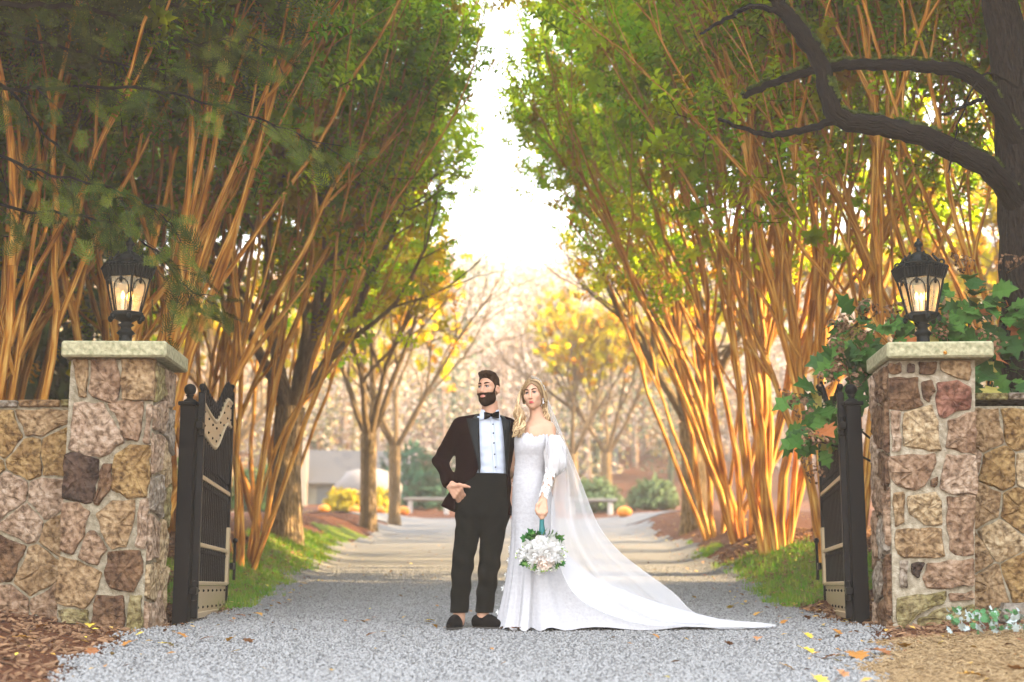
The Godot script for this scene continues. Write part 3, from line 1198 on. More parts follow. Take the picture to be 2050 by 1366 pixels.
func gate_leaf(p0: Vector3, p1: Vector3, side: float, label: String):
	var t := thing("gate_leaf", label, "gate", p0)
	var ex := p1 - p0
	var len_ := ex.length()
	ex /= len_
	var ez := ex.cross(Vector3.UP) * -1.0
	var bs := Basis(ex, Vector3.UP, ez)
	var face_dir := Vector3(side, 0, 0)
	if ez.dot(face_dir) < 0.0:
		ez = -ez
	var L := func(s: float, y: float, o := 0.0) -> Vector3: return ex * s + Vector3(0, y, 0) + ez * o
	var upper := func(s: float) -> float:
		var q: float = s / len_
		return 1.61 - 0.06 * sin(clampf(q / 0.42, 0, 1) * PI * 0.5) + 0.31 * smooth(0.4, 0.88, q) + 0.01
	var lower := func(s: float) -> float: return upper.call(s) - 0.215
	# frame
	var stiles := [["hinge_stile", 0.03, 1.68, 0.055], ["end_stile", len_ - 0.025, 1.98, 0.045]]
	for q in stiles:
		var mb := MB.new()
		mb.box(L.call(q[1], q[2] * 0.5), Vector3(q[3], q[2], 0.05), bs, 0.004)
		mb.lathe([Vector2(0.018, 0.0), Vector2(0.012, 0.012), Vector2(0.022, 0.03), Vector2(0.027, 0.045), Vector2(0.02, 0.064), Vector2(0.0, 0.072)], 12, L.call(q[1], q[2]))
		put(q[0], mb.mesh(), M.iron, t)
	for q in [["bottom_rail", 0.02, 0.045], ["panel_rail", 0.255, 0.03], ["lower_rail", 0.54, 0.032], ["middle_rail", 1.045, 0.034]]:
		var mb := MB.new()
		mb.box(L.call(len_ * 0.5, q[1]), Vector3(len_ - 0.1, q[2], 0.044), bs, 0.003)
		put(q[0], mb.mesh(), M.tan_gold_reflection, t)
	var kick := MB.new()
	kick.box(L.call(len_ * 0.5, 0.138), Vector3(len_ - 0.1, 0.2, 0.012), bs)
	var kp := put("kick_panel", kick.mesh(), M.tan_gold_reflection, t)
	# the waved panel and its two borders
	var n := 26
	var rows := []
	var lo := PackedVector3Array()
	var hi := PackedVector3Array()
	for i in n + 1:
		var s: float = lerpf(0.055, len_ - 0.05, float(i) / n)
		var a: float = lower.call(s)
		var b: float = upper.call(s)
		rows.append(PackedVector3Array([L.call(s, a, 0.007), L.call(s, b, 0.007), L.call(s, b, -0.007), L.call(s, a, -0.007)]))
		lo.append(L.call(s, a, 0.0))
		hi.append(L.call(s, b, 0.0))
	var wave := MB.new()
	var r0: PackedVector3Array = rows[0]
	for i in n:
		for k in 4:
			var k2 := (k + 1) % 4
			wave.face([rows[i][k], rows[i][k2], rows[i + 1][k2], rows[i + 1][k]], (rows[i][k] + rows[i][k2] - rows[i][(k + 2) % 4] - rows[i][(k + 3) % 4]))
	var wp := put("wave_panel", wave.mesh(), M.tan_gold_reflection, t)
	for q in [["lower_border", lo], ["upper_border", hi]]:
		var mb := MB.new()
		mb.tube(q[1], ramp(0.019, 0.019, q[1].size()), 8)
		put(q[0], mb.mesh(), M.tan_gold_reflection, t)
	var rivet := MB.new()
	rivet.ball(Vector3.ZERO, Vector3(0.011, 0.011, 0.011), 4, 8)
	var rm := rivet.mesh()
	for i in 7:
		for yy in [0.075, 0.2]:
			var o := put("rivet", rm, M.iron, kp)
			o.position = L.call(0.18 + (len_ - 0.36) * i / 6.0, yy, 0.008)
	for i in 8:
		for up in [0, 1]:
			var s := 0.16 + (len_ - 0.3) * i / 7.0
			var o := put("rivet", rm, M.iron, wp)
			o.position = L.call(s, lerpf(lower.call(s), upper.call(s), 0.25 + 0.5 * up), 0.009)
	# pickets and spears
	var np := 15
	for i in np:
		var s: float = lerpf(0.06, len_ - 0.05, (i + 1.0) / (np + 1.0))
		var mb := MB.new()
		var top: float = lower.call(s)
		mb.box(L.call(s, (0.27 + top) * 0.5), Vector3(0.019, top - 0.27, 0.019), bs, 0.002)
		for yy in [0.985, 1.13, 0.49]:
			mb.ball(L.call(s, yy), Vector3(0.015, 0.02, 0.015), 4, 8)
		put("picket", mb.mesh(), M.iron, t)
	for i in np + 1:
		var s: float = lerpf(0.06, len_ - 0.05, (i + 0.7) / (np + 1.0))
		var b: float = upper.call(s)
		var mb := MB.new()
		mb.tube(PackedVector3Array([L.call(s, b), L.call(s, b + 0.11)]), PackedFloat32Array([0.009, 0.009]), 6)
		mb.lathe([Vector2(0.009, 0.0), Vector2(0.018, 0.008), Vector2(0.01, 0.016), Vector2(0.02, 0.045), Vector2(0.014, 0.075), Vector2(0.0, 0.12)], 8, L.call(s, b + 0.06))
		put("spear", mb.mesh(), M.iron, t)
	# hinges and the drop bolt at the free end
	for yy in [0.2, 1.42]:
		var mb := MB.new()
		mb.box(L.call(-0.035, yy), Vector3(0.12, 0.055, 0.05), bs, 0.006)
		mb.tube(PackedVector3Array([L.call(-0.02, yy - 0.07), L.call(-0.02, yy + 0.07)]), PackedFloat32Array([0.022, 0.022]), 10)
		put("hinge", mb.mesh(), M.iron, t)
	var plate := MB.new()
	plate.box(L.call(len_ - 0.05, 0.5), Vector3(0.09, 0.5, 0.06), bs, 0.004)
	put("latch_plate", plate.mesh(), M.tan_gold_reflection, t)
	var bolt := MB.new()
	bolt.box(L.call(len_ + 0.05, 0.41, 0.05), Vector3(0.2, 0.06, 0.03), bs, 0.004)
	bolt.tube(PackedVector3Array([L.call(len_ + 0.13, 0.29, 0.06), L.call(len_ + 0.13, 0.62, 0.06)]), PackedFloat32Array([0.013, 0.013]), 8)
	bolt.ball(L.call(len_ + 0.13, 0.64, 0.06), Vector3.ONE * 0.026, 6, 10)
	put("drop_bolt", bolt.mesh(), M.iron, t)


# ------------------------------------------------------------------ lanterns
func make_lamps():
	lantern(Vector3(-2.848, 2.545, -10.18), 0.42, 1, "lit black cast iron lantern on the left pillar, in front of the dark trunks")
	lantern(Vector3(3.03, 2.54, -10.18), 0.06, 2, "lit black cast iron lantern on the right pillar, among hydrangea leaves")


func lantern(p: Vector3, turn: float, lit: int, label: String):
	var t := thing("lantern", label, "lantern", p, turn)
	var mb := MB.new()
	mb.lathe([Vector2(0.062, 0.0), Vector2(0.062, 0.022), Vector2(0.052, 0.03)], 20, Vector3.ZERO)
	put("collar", mb.mesh(), M.cap, t)
	mb = MB.new()
	mb.lathe([Vector2(0.05, 0.028), Vector2(0.046, 0.1), Vector2(0.05, 0.112), Vector2(0.068, 0.125), Vector2(0.055, 0.14), Vector2(0.042, 0.152), Vector2(0.036, 0.17), Vector2(0.06, 0.188), Vector2(0.036, 0.2), Vector2(0.045, 0.212), Vector2(0.085, 0.232), Vector2(0.115, 0.25), Vector2(0.118, 0.262), Vector2(0.1, 0.272), Vector2(0.0, 0.273)], 24, Vector3.ZERO)
	put("stem", mb.mesh(), M.cast_iron, t)
	mb = MB.new()
	mb.lathe([Vector2(0.118, 0.245), Vector2(0.128, 0.252), Vector2(0.128, 0.274), Vector2(0.116, 0.28), Vector2(0.1, 0.281)], 6, Vector3.ZERO, Basis(), false)
	for k in 6:
		var a := TAU * (k + 0.5) / 6.0
		mb.ball(Vector3(cos(a) * 0.122, 0.236, sin(a) * 0.122), Vector3(0.02, 0.026, 0.02), 5, 8)
	put("base_ring", mb.mesh(), M.cast_iron, t)
	# six leaning corner bars, six panes and the arches across their heads
	var cage := MB.new()
	var corner := func(k: int, y: float, inset := 0.0) -> Vector3:
		var a := TAU * (k + 0.5) / 6.0
		var r: float = lerpf(0.108, 0.166, (y - 0.28) / 0.245) - inset
		return Vector3(cos(a) * r, y, sin(a) * r)
	for k in 6:
		cage.tube(PackedVector3Array([corner.call(k, 0.275), corner.call(k, 0.535)]), PackedFloat32Array([0.0075, 0.0085]), 6)
	put("corner_bars", cage.mesh(), M.cast_iron, t)
	for k in 6:
		var k2 := k + 1
		var g := MB.new()
		var q := [corner.call(k, 0.28, 0.004), corner.call(k2, 0.28, 0.004), corner.call(k2, 0.53, 0.004), corner.call(k, 0.53, 0.004)]
		var out: Vector3 = (q[0] + q[1]) * 0.5
		out.y = 0.0
		g.face(q, out)
		put("pane", g.mesh(), M.seeded_glass, t)
		var arch := MB.new()
		for h in 2:
			var line := PackedVector3Array()
			for i in 9:
				var f := i / 8.0
				var u := 0.12 + 0.38 * (1.0 - cos(f * PI * 0.5)) if h == 0 else 0.88 - 0.38 * (1.0 - cos(f * PI * 0.5))
				var y := 0.43 + 0.085 * sin(f * PI * 0.5)
				line.append(corner.call(k, y).lerp(corner.call(k2, y), u))
			var foot_u := 0.12 if h == 0 else 0.88
			line.insert(0, corner.call(k, 0.282).lerp(corner.call(k2, 0.282), 0.12 if h == 0 else 0.88))
			arch.tube(line, ramp(0.0045, 0.0045, line.size()), 5)
		var mid: Vector3 = corner.call(k, 0.508).lerp(corner.call(k2, 0.508), 0.5)
		arch.ball(mid, Vector3(0.012, 0.028, 0.012), 5, 8)
		put("arch", arch.mesh(), M.cast_iron, t)
	# scalloped gallery
	mb = MB.new()
	mb.lathe([Vector2(0.15, 0.525), Vector2(0.172, 0.53), Vector2(0.178, 0.55), Vector2(0.196, 0.6), Vector2(0.206, 0.605), Vector2(0.206, 0.622), Vector2(0.19, 0.632), Vector2(0.15, 0.634)], 6, Vector3.ZERO, Basis(), false)
	for k in 6:
		for i in 8:
			var f := (i + 0.5) / 8.0
			var a0 := TAU * (k + 0.5) / 6.0
			var a1 := TAU * (k + 1.5) / 6.0
			var pa := Vector3(cos(a0), 0, sin(a0)).lerp(Vector3(cos(a1), 0, sin(a1)), f)
			mb.tube(PackedVector3Array([pa * 0.176 + Vector3(0, 0.535, 0), pa * 0.2 + Vector3(0, 0.605, 0)]), PackedFloat32Array([0.008, 0.012]), 6)
			mb.ball(pa * 0.206 + Vector3(0, 0.616, 0), Vector3(0.014, 0.012, 0.014), 4, 6)
	put("gallery", mb.mesh(), M.cast_iron, t)
	mb = MB.new()
	mb.lathe([Vector2(0.19, 0.63), Vector2(0.165, 0.64), Vector2(0.13, 0.655), Vector2(0.105, 0.68), Vector2(0.09, 0.705), Vector2(0.07, 0.72), Vector2(0.0, 0.738)], 12, Vector3.ZERO, Basis(), false)
	put("roof", mb.mesh(), M.cast_iron, t)
	for k in 6:
		var a := TAU * (k + 0.5) / 6.0
		var dir := Vector3(cos(a), 0, sin(a))
		var line := PackedVector3Array()
		for i in 16:
			var f := i / 15.0
			var r := 0.028 * (1.0 - 0.6 * f)
			line.append(dir * (0.158 + r * cos(f * 8.5 + 2.6)) + Vector3(0, 0.655 + r * sin(f * 8.5 + 2.6), 0))
		var sc := MB.new()
		sc.tube(line, ramp(0.01, 0.006, 16), 6)
		var line2 := PackedVector3Array([dir * 0.14 + Vector3(0, 0.665, 0), dir * 0.115 + Vector3(0, 0.695, 0), dir * 0.098 + Vector3(0, 0.715, 0), dir * 0.105 + Vector3(0, 0.728, 0)])
		sc.tube(line2, ramp(0.011, 0.008, 4), 6)
		put("scroll", sc.mesh(), M.cast_iron, t)
	mb = MB.new()
	mb.lathe([Vector2(0.06, 0.722), Vector2(0.045, 0.735), Vector2(0.02, 0.745), Vector2(0.016, 0.76), Vector2(0.026, 0.768), Vector2(0.016, 0.776), Vector2(0.03, 0.79), Vector2(0.033, 0.802), Vector2(0.024, 0.82), Vector2(0.01, 0.832), Vector2(0.012, 0.845), Vector2(0.0, 0.855)], 14, Vector3.ZERO)
	put("finial", mb.mesh(), M.cast_iron, t)
	for k in 3:
		var a := TAU * k / 3.0 + 0.9
		var o := Vector3(cos(a) * 0.036, 0, sin(a) * 0.036)
		mb = MB.new()
		mb.tube(PackedVector3Array([o + Vector3(0, 0.28, 0), o + Vector3(0, 0.375, 0)]), PackedFloat32Array([0.012, 0.012]), 10)
		var cd := put("candle", mb.mesh(), M.candle, t)
		mb = MB.new()
		mb.lathe([Vector2(0.0, 0.375), Vector2(0.011, 0.38), Vector2(0.016, 0.4), Vector2(0.011, 0.425), Vector2(0.0, 0.445)], 10, o)
		put("bulb", mb.mesh(), M.bulb, cd)
	var lamp := OmniLight3D.new()
	lamp.name = "lamp_light"
	t.add_child(lamp, true)
	lamp.position = Vector3(cos(0.9) * 0.036, 0.41, sin(0.9) * 0.036)
	lamp.light_energy = 0.012
	lamp.light_color = Color(1.0, 0.75, 0.42)
	lamp.light_size = 0.02
	lamp.omni_range = 30.0
	lamp.omni_attenuation = 2.0
	lamp.shadow_enabled = true


# ------------------------------------------------------------------ trees
# one branch and what grows from it, into the mesh mb; where leaves sit goes to tips as [point, direction]
func branch(mb: MB, tips: Array, p: Vector3, d: Vector3, len_: float, r: float, depth: int, k: Dictionary):
	var n := 6 if depth < 2 else 4
	var pts := PackedVector3Array([p])
	var rad := PackedFloat32Array([r])
	var r1: float = r * k.taper
	for i in n:
		d = (d + Vector3(rng.randf() - 0.5, rng.randf() - 0.5, rng.randf() - 0.5) * k.wander + k.pull * 0.06 * (1.0 + depth * 0.5)).normalized()
		p += d * len_ / n
		pts.append(p)
		rad.append(lerpf(r, r1, float(i + 1) / n))
		if depth >= k.leaf_from and (depth > k.leaf_from or i >= n / 2):
			for j in (k.per_node as int):
				tips.append([p + Vector3(rng.randf() - 0.5, rng.randf() - 0.5, rng.randf() - 0.5) * k.loose, (d + Vector3(rng.randf() - 0.5, rng.randf() - 0.6, rng.randf() - 0.5) * 1.6).normalized()])
	mb.tube(pts, rad, [9, 7, 5, 4, 3][mini(depth, 4)], 0.08 if depth < 2 else 0.0)
	if depth >= k.levels:
		return
	var kids := 2 + (1 if rng.randf() < k.third else 0)
	var turn := rng.randf() * TAU
	for j in kids:
		var side := d.cross(Vector3(0.3, 0.1, 0.95)).normalized().rotated(d, turn + TAU * j / kids + rng.randf() * 0.6)
		var nd: Vector3 = (d + side * k.spread * rng.randf_range(0.6, 1.3)).normalized()
		if j == 0:
			nd = (d + side * k.spread * 0.35).normalized()
		branch(mb, tips, p if j == 0 else p - d * rng.randf_range(0.0, 0.25) * len_, nd, len_ * rng.randf_range(0.62, 0.85), r1 * (0.97 if j == 0 else rng.randf_range(0.6, 0.85)), depth + 1, k)


func sprig(n: int, leaf: float, span: float, wide := 0.5) -> ArrayMesh:
	# a twig along y with leaves on both sides
	var mb := MB.new()
	mb.tint = Color(0.3, 0.16, 0.06)
	mb.tube(PackedVector3Array([Vector3.ZERO, Vector3(0.01, span * 0.5, 0.01), Vector3(0, span, 0)]), PackedFloat32Array([0.004, 0.003, 0.001]), 3)
	for i in n:
		var f := (i + 0.5) / n
		var a := i * 2.4 + rng.randf_range(-0.4, 0.4)
		var o := Vector3(0, span * (0.1 + 0.9 * f), 0)
		var d := Vector3(cos(a), rng.randf_range(0.1, 0.7), sin(a)).normalized()
		var s := Vector3.UP.cross(d).normalized()
		var up := d.cross(s).normalized()
		var l := leaf * rng.randf_range(0.75, 1.2)
		var w := rng.randf_range(0.75, 1.25)
		mb.tint = Color(w, w, w * rng.randf_range(0.8, 1.1))
		var tip := o + d * l + Vector3(0, -0.2 * l, 0)
		var mid := o + d * l * 0.5 + up * 0.06 * l
		var i0 := mb.vert(o, up)
		var i1 := mb.vert(mid + s * l * wide * 0.5 + up * l * 0.07, (up - s * 0.35).normalized())
		var i2 := mb.vert(tip, up)
		var i3 := mb.vert(mid - s * l * wide * 0.5 + up * l * 0.07, (up + s * 0.35).normalized())
		mb.tri(i0, i1, i2)
		mb.tri(i0, i2, i3)
	return mb.mesh()


func leaf_places(tips: Array, smin_: float, smax_: float, tints: Array, lo: Color, hi: Color, odd: Color, odd_share: float, thin := 0.0, on: Node3D = null, clear := 0.0) -> Array:
	var out := []
	var gaps := FastNoiseLite.new()
	gaps.seed = 5 + tips.size()
	gaps.frequency = 0.55
	for q in tips:
		if thin > 0.0 and gaps.get_noise_3dv(q[0]) < -0.12 + rng.randf_range(-0.1, 0.1):
			continue
		if rng.randf() < thin or (on != null and absf((on.transform * (q[0] as Vector3)).x + 0.25) < clear * rng.randf_range(0.7, 1.3)):
			continue
		out.append(pose(q[0], q[1], rng.randf_range(smin_, smax_), rng.randf() * TAU))
		var c := lo.lerp(hi, pow(rng.randf(), 1.4))
		if rng.randf() < odd_share:
			c = odd
		tints.append(c)
	return out


func make_avenue():
	var sprigs := sprig(18, 0.085, 0.32)
	# four myrtle shapes, each a fan of stems
	var shapes := []
	for v in 4:
		var stems := []
		var tips := []
		var n := 10
		for i in n:
			var a := TAU * (i + rng.randf_range(-0.3, 0.3)) / n
			var lean := rng.randf_range(0.06, 0.42)
			var o := Vector3(cos(a), 0, sin(a)) * (0.08 + 0.32 * lean)
			var d := Vector3(cos(a) * lean, 1.0, sin(a) * lean).normalized()
			var mb := MB.new()
			var k := {"taper": 0.72, "wander": 0.28, "pull": Vector3(cos(a) * 0.2, 0.75, sin(a) * 0.2), "leaf_from": 1, "per_node": 2, "loose": 0.6, "levels": 4, "third": 0.45, "spread": 0.34}
			branch(mb, tips, o - d * 0.15, d, rng.randf_range(2.3, 3.0), rng.randf_range(0.026, 0.052), 0, k)
			stems.append(mb.mesh())
		shapes.append([stems, tips])
	var spots := [
		[4.7, 14.0, "crape myrtle just behind the right gate leaf and the hydrangea"], [3.35, 14.6, "crape myrtle with orange stems beside the right gate leaf's free end"],
		[3.1, 16.7, "crape myrtle whose clump of golden stems stands in the mulch left of the right gate"], [3.15, 19.2, "crape myrtle with a slim yellow trunk clump, second beyond the mulch mound on the right"],
		[3.2, 21.9, "crape myrtle at the far end of the right row, next to the mossy trunk"], [6.3, 14.6, "crape myrtle standing behind the lantern of the right pillar"],
		[-4.55, 11.9, "dark crape myrtle directly behind the low left wall"], [-3.7, 13.6, "crape myrtle with red brown stems behind the left lantern"], [-3.05, 15.9, "crape myrtle with orange trunks just past the free end of the left gate leaf"],
		[-4.3, 18.6, "crape myrtle behind the orange trunks left of the drive"], [-6.4, 14.2, "crape myrtle in the dark second row at the far left"], [-6.6, 17.8, "crape myrtle in the shade behind the second row on the left"],
		[-3.9, 22.5, "hazy crape myrtle at the far end of the left row"],
	]
	for i in spots.size():
		var q: Array = spots[i]
		var t := thing("crape_myrtle_tree", q[2], "tree", at(q[0], -q[1], -0.03), rng.randf() * TAU, "crape myrtles along the drive")
		t.scale = Vector3.ONE * rng.randf_range(1.05, 1.2)
		var s: Array = shapes[i % 4]
		# turned so that the fewest twigs hang over the middle of the drive
		var best := 1e9
		var best_turn := 0.0
		for k in 14:
			t.rotation.y = TAU * k / 14.0 + i * 0.7
			var over := 0.0
			var xf := t.transform
			for j in range(0, s[1].size(), 5):
				var wx: float = (xf * (s[1][j][0] as Vector3)).x * signf(q[0])
				over += maxf(0.0, (0.0 if q[0] > 0.0 else 0.45) - wx) * 3.0 + maxf(0.0, wx - absf(q[0])) * 0.1
			if over < best:
				best = over
				best_turn = t.rotation.y
		t.rotation.y = best_turn
		for m in s[0]:
			put("stem", m, M.myrtle_bark, t)
		var tints := []
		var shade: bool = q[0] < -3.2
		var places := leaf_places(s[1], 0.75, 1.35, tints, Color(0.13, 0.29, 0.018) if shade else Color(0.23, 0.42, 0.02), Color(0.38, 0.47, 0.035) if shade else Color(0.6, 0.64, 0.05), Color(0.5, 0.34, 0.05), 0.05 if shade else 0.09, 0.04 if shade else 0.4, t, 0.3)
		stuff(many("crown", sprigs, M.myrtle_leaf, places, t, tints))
	# evergreens added mostly out of view to shade the gate and left trunks
	var big := sprig(16, 0.16, 0.4, 0.55)
	for q in [[8.5, 13.0, "holly nearest the hydrangea"], [8.3, 10.2, "nearest holly"], [10.8, 11.4, "holly behind the other hollies"], [8.6, 7.4, "holly on the near side"], [-8.4, 13.0, "nearest dark evergreen"], [-9.2, 17.5, "middle dark evergreen"], [-9.0, 22.5, "farther dark evergreen"], [-12.5, 20.0, "dark evergreen at the back"], [-7.6, 9.0, "dark evergreen in front"]]:
		var t := thing("added_shade_tree", q[2] + (" among the trees added for shade right of the drive" if q[0] > 0.0 else " among the trees added for shade behind the left myrtles"), "tree", at(q[0], -q[1]), 0.0, "shade trees added to the right of the gate" if q[0] > 0.0 else "shade trees added behind the left myrtles")
		var mb := MB.new()
		mb.tube(PackedVector3Array([Vector3.ZERO, Vector3(0.1, 3.0, 0), Vector3(0, 7.5, 0.1)]), PackedFloat32Array([0.2, 0.13, 0.03]), 8)
		put("trunk", mb.mesh(), M.oak_bark, t)
		t.scale = Vector3(1.05, 1.12, 1.05)
		var places := []
		for i in 2000:
			var y := rng.randf_range(0.3, 8.2)
			var r := 1.75 * (1.0 - pow(absf(y - 3.0) / 5.6, 2.2)) + 0.15
			var a := rng.randf() * TAU
			var rr := r * sqrt(rng.randf())
			places.append(pose(Vector3(cos(a) * rr, y, sin(a) * rr), Vector3(cos(a), 0.4, sin(a)), rng.randf_range(1.0, 1.8), rng.randf() * TAU))
		var tints := []
		for i in places.size():
			tints.append(Color(0.03, 0.07, 0.015).lerp(Color(0.07, 0.12, 0.03), rng.randf()))
		stuff(many("crown", big, M.big_leaf, places, t, tints))


func limb(pts: Array, r0: float, r1: float, sides := 12) -> Array:
	var line := spline(pts, 7)
	for i in line.size():
		line[i] += Vector3(sin(i * 1.7), cos(i * 2.3), sin(i * 0.9)) * 0.008
	var mb := MB.new()
	mb.tube(line, ramp(r0, r1, line.size()), sides, 0.07)
	return [mb.mesh(), line]


func make_oak():
	var t := thing("oak_tree", "old oak with dark ridged bark and crooked mossy limbs at the right edge", "tree", Vector3(4.14, 0.9, -11.3))
	var o := t.position
	var moss := []
	var mt := []
	var limbs := [
		["trunk", [Vector3(4.3, 0.5, -11.3), Vector3(4.2, 2.2, -11.3), Vector3(4.23, 3.4, -11.3), Vector3(4.24, 4.4, -11.3), Vector3(4.22, 5.2, -11.3), Vector3(4.15, 6.2, -11.3), Vector3(4.3, 8.0, -11.5), Vector3(4.2, 10.0, -11.6)], 0.24, 0.1],
		["limb", [Vector3(4.2, 3.9, -11.25), Vector3(3.92, 4.17, -11.05), Vector3(3.48, 4.4, -11), Vector3(3.08, 4.53, -11), Vector3(2.66, 4.63, -11), Vector3(2.55, 5.05, -11), Vector3(2.38, 5.37, -11), Vector3(2.2, 5.63, -11), Vector3(2.08, 5.95, -11), Vector3(1.8, 6.5, -10.8)], 0.1, 0.05],
		["limb", [Vector3(4.2, 4.45, -11.2), Vector3(3.96, 4.8, -11.05), Vector3(3.72, 5.0, -11), Vector3(3.35, 5.055, -11), Vector3(2.86, 5.09, -11.05), Vector3(2.53, 5.06, -11.1), Vector3(2.2, 4.96, -11.1), Vector3(1.91, 4.83, -11.1)], 0.072, 0.024],
		["limb", [Vector3(2.68, 4.6, -11), Vector3(2.35, 4.5, -11), Vector3(2.02, 4.46, -10.95), Vector3(1.68, 4.57, -10.9)], 0.038, 0.013],
		["limb", [Vector3(2.28, 5.5, -11), Vector3(2.0, 5.56, -10.95), Vector3(1.75, 5.42, -10.9), Vector3(1.55, 5.3, -10.9)], 0.03, 0.01],
		["limb", [Vector3(3.95, 4.82, -11.05), Vector3(3.75, 4.72, -10.95), Vector3(3.5, 4.6, -10.9)], 0.022, 0.012],
		["limb", [Vector3(4.2, 4.9, -11.1), Vector3(3.85, 4.95, -10.9), Vector3(3.6, 4.5, -10.85), Vector3(3.5, 4.1, -10.85)], 0.012, 0.005],
	]
	for i in limbs.size():
		var q: Array = limbs[i]
		var pts := []
		for p in q[1]:
			pts.append(p - o)
		var made := limb(pts, q[2], q[3], 16 if i == 0 else 10)
		put(q[0], made[0], M.oak_bark, t)
		if i in [1, 2]:
			var line: PackedVector3Array = made[1]
			for j in line.size() - 1:
				var r := lerpf(q[2], q[3], float(j) / line.size())
				for m in 90:
					var p := line[j].lerp(line[j + 1], rng.randf())
					var d := (line[j + 1] - line[j]).normalized()
					var up := (Vector3.UP - d * d.y).normalized().rotated(d, rng.randf_range(-0.9, 0.9) * rng.randf())
					if sin(j * 1.3 + p.x * 9.0) < -0.45:
						continue
					moss.append(pose(p + up * r * 0.97, up + Vector3(rng.randf() - 0.5, 0, rng.randf() - 0.5) * 0.9, rng.randf_range(0.5, 1.1), rng.randf() * TAU))
					mt.append(Color(0.04, 0.065, 0.01).lerp(Color(0.12, 0.15, 0.025), rng.randf()))
	var tuft := MB.new()
	for k in 6:
		var a := TAU * k / 6.0
		var d := Vector3(cos(a), 0, sin(a))
		tuft.face([-d.cross(Vector3.UP) * 0.007, d.cross(Vector3.UP) * 0.007, d * 0.022 + Vector3(0, 0.026, 0)], d + Vector3.UP)
	stuff(many("moss", tuft.mesh(), M.tinted, moss, t, mt))
	var places := []
	for i in 900:
		var a := rng.randf() * TAU
		var r := 3.6 * sqrt(rng.randf())
		places.append([Vector3(cos(a) * r + 0.6, rng.randf_range(6.6, 9.6), sin(a) * r * 0.8 + 0.5), Vector3(rng.randf() - 0.5, rng.randf() - 0.4, rng.randf() - 0.5).normalized()])
	var tints := []
	stuff(many("crown", sprig(12, 0.14, 0.35, 0.6), M.big_leaf, leaf_places(places, 0.8, 1.4, tints, Color(0.05, 0.1, 0.02), Color(0.12, 0.18, 0.03), Color(0.3, 0.18, 0.04), 0.1), t, tints))


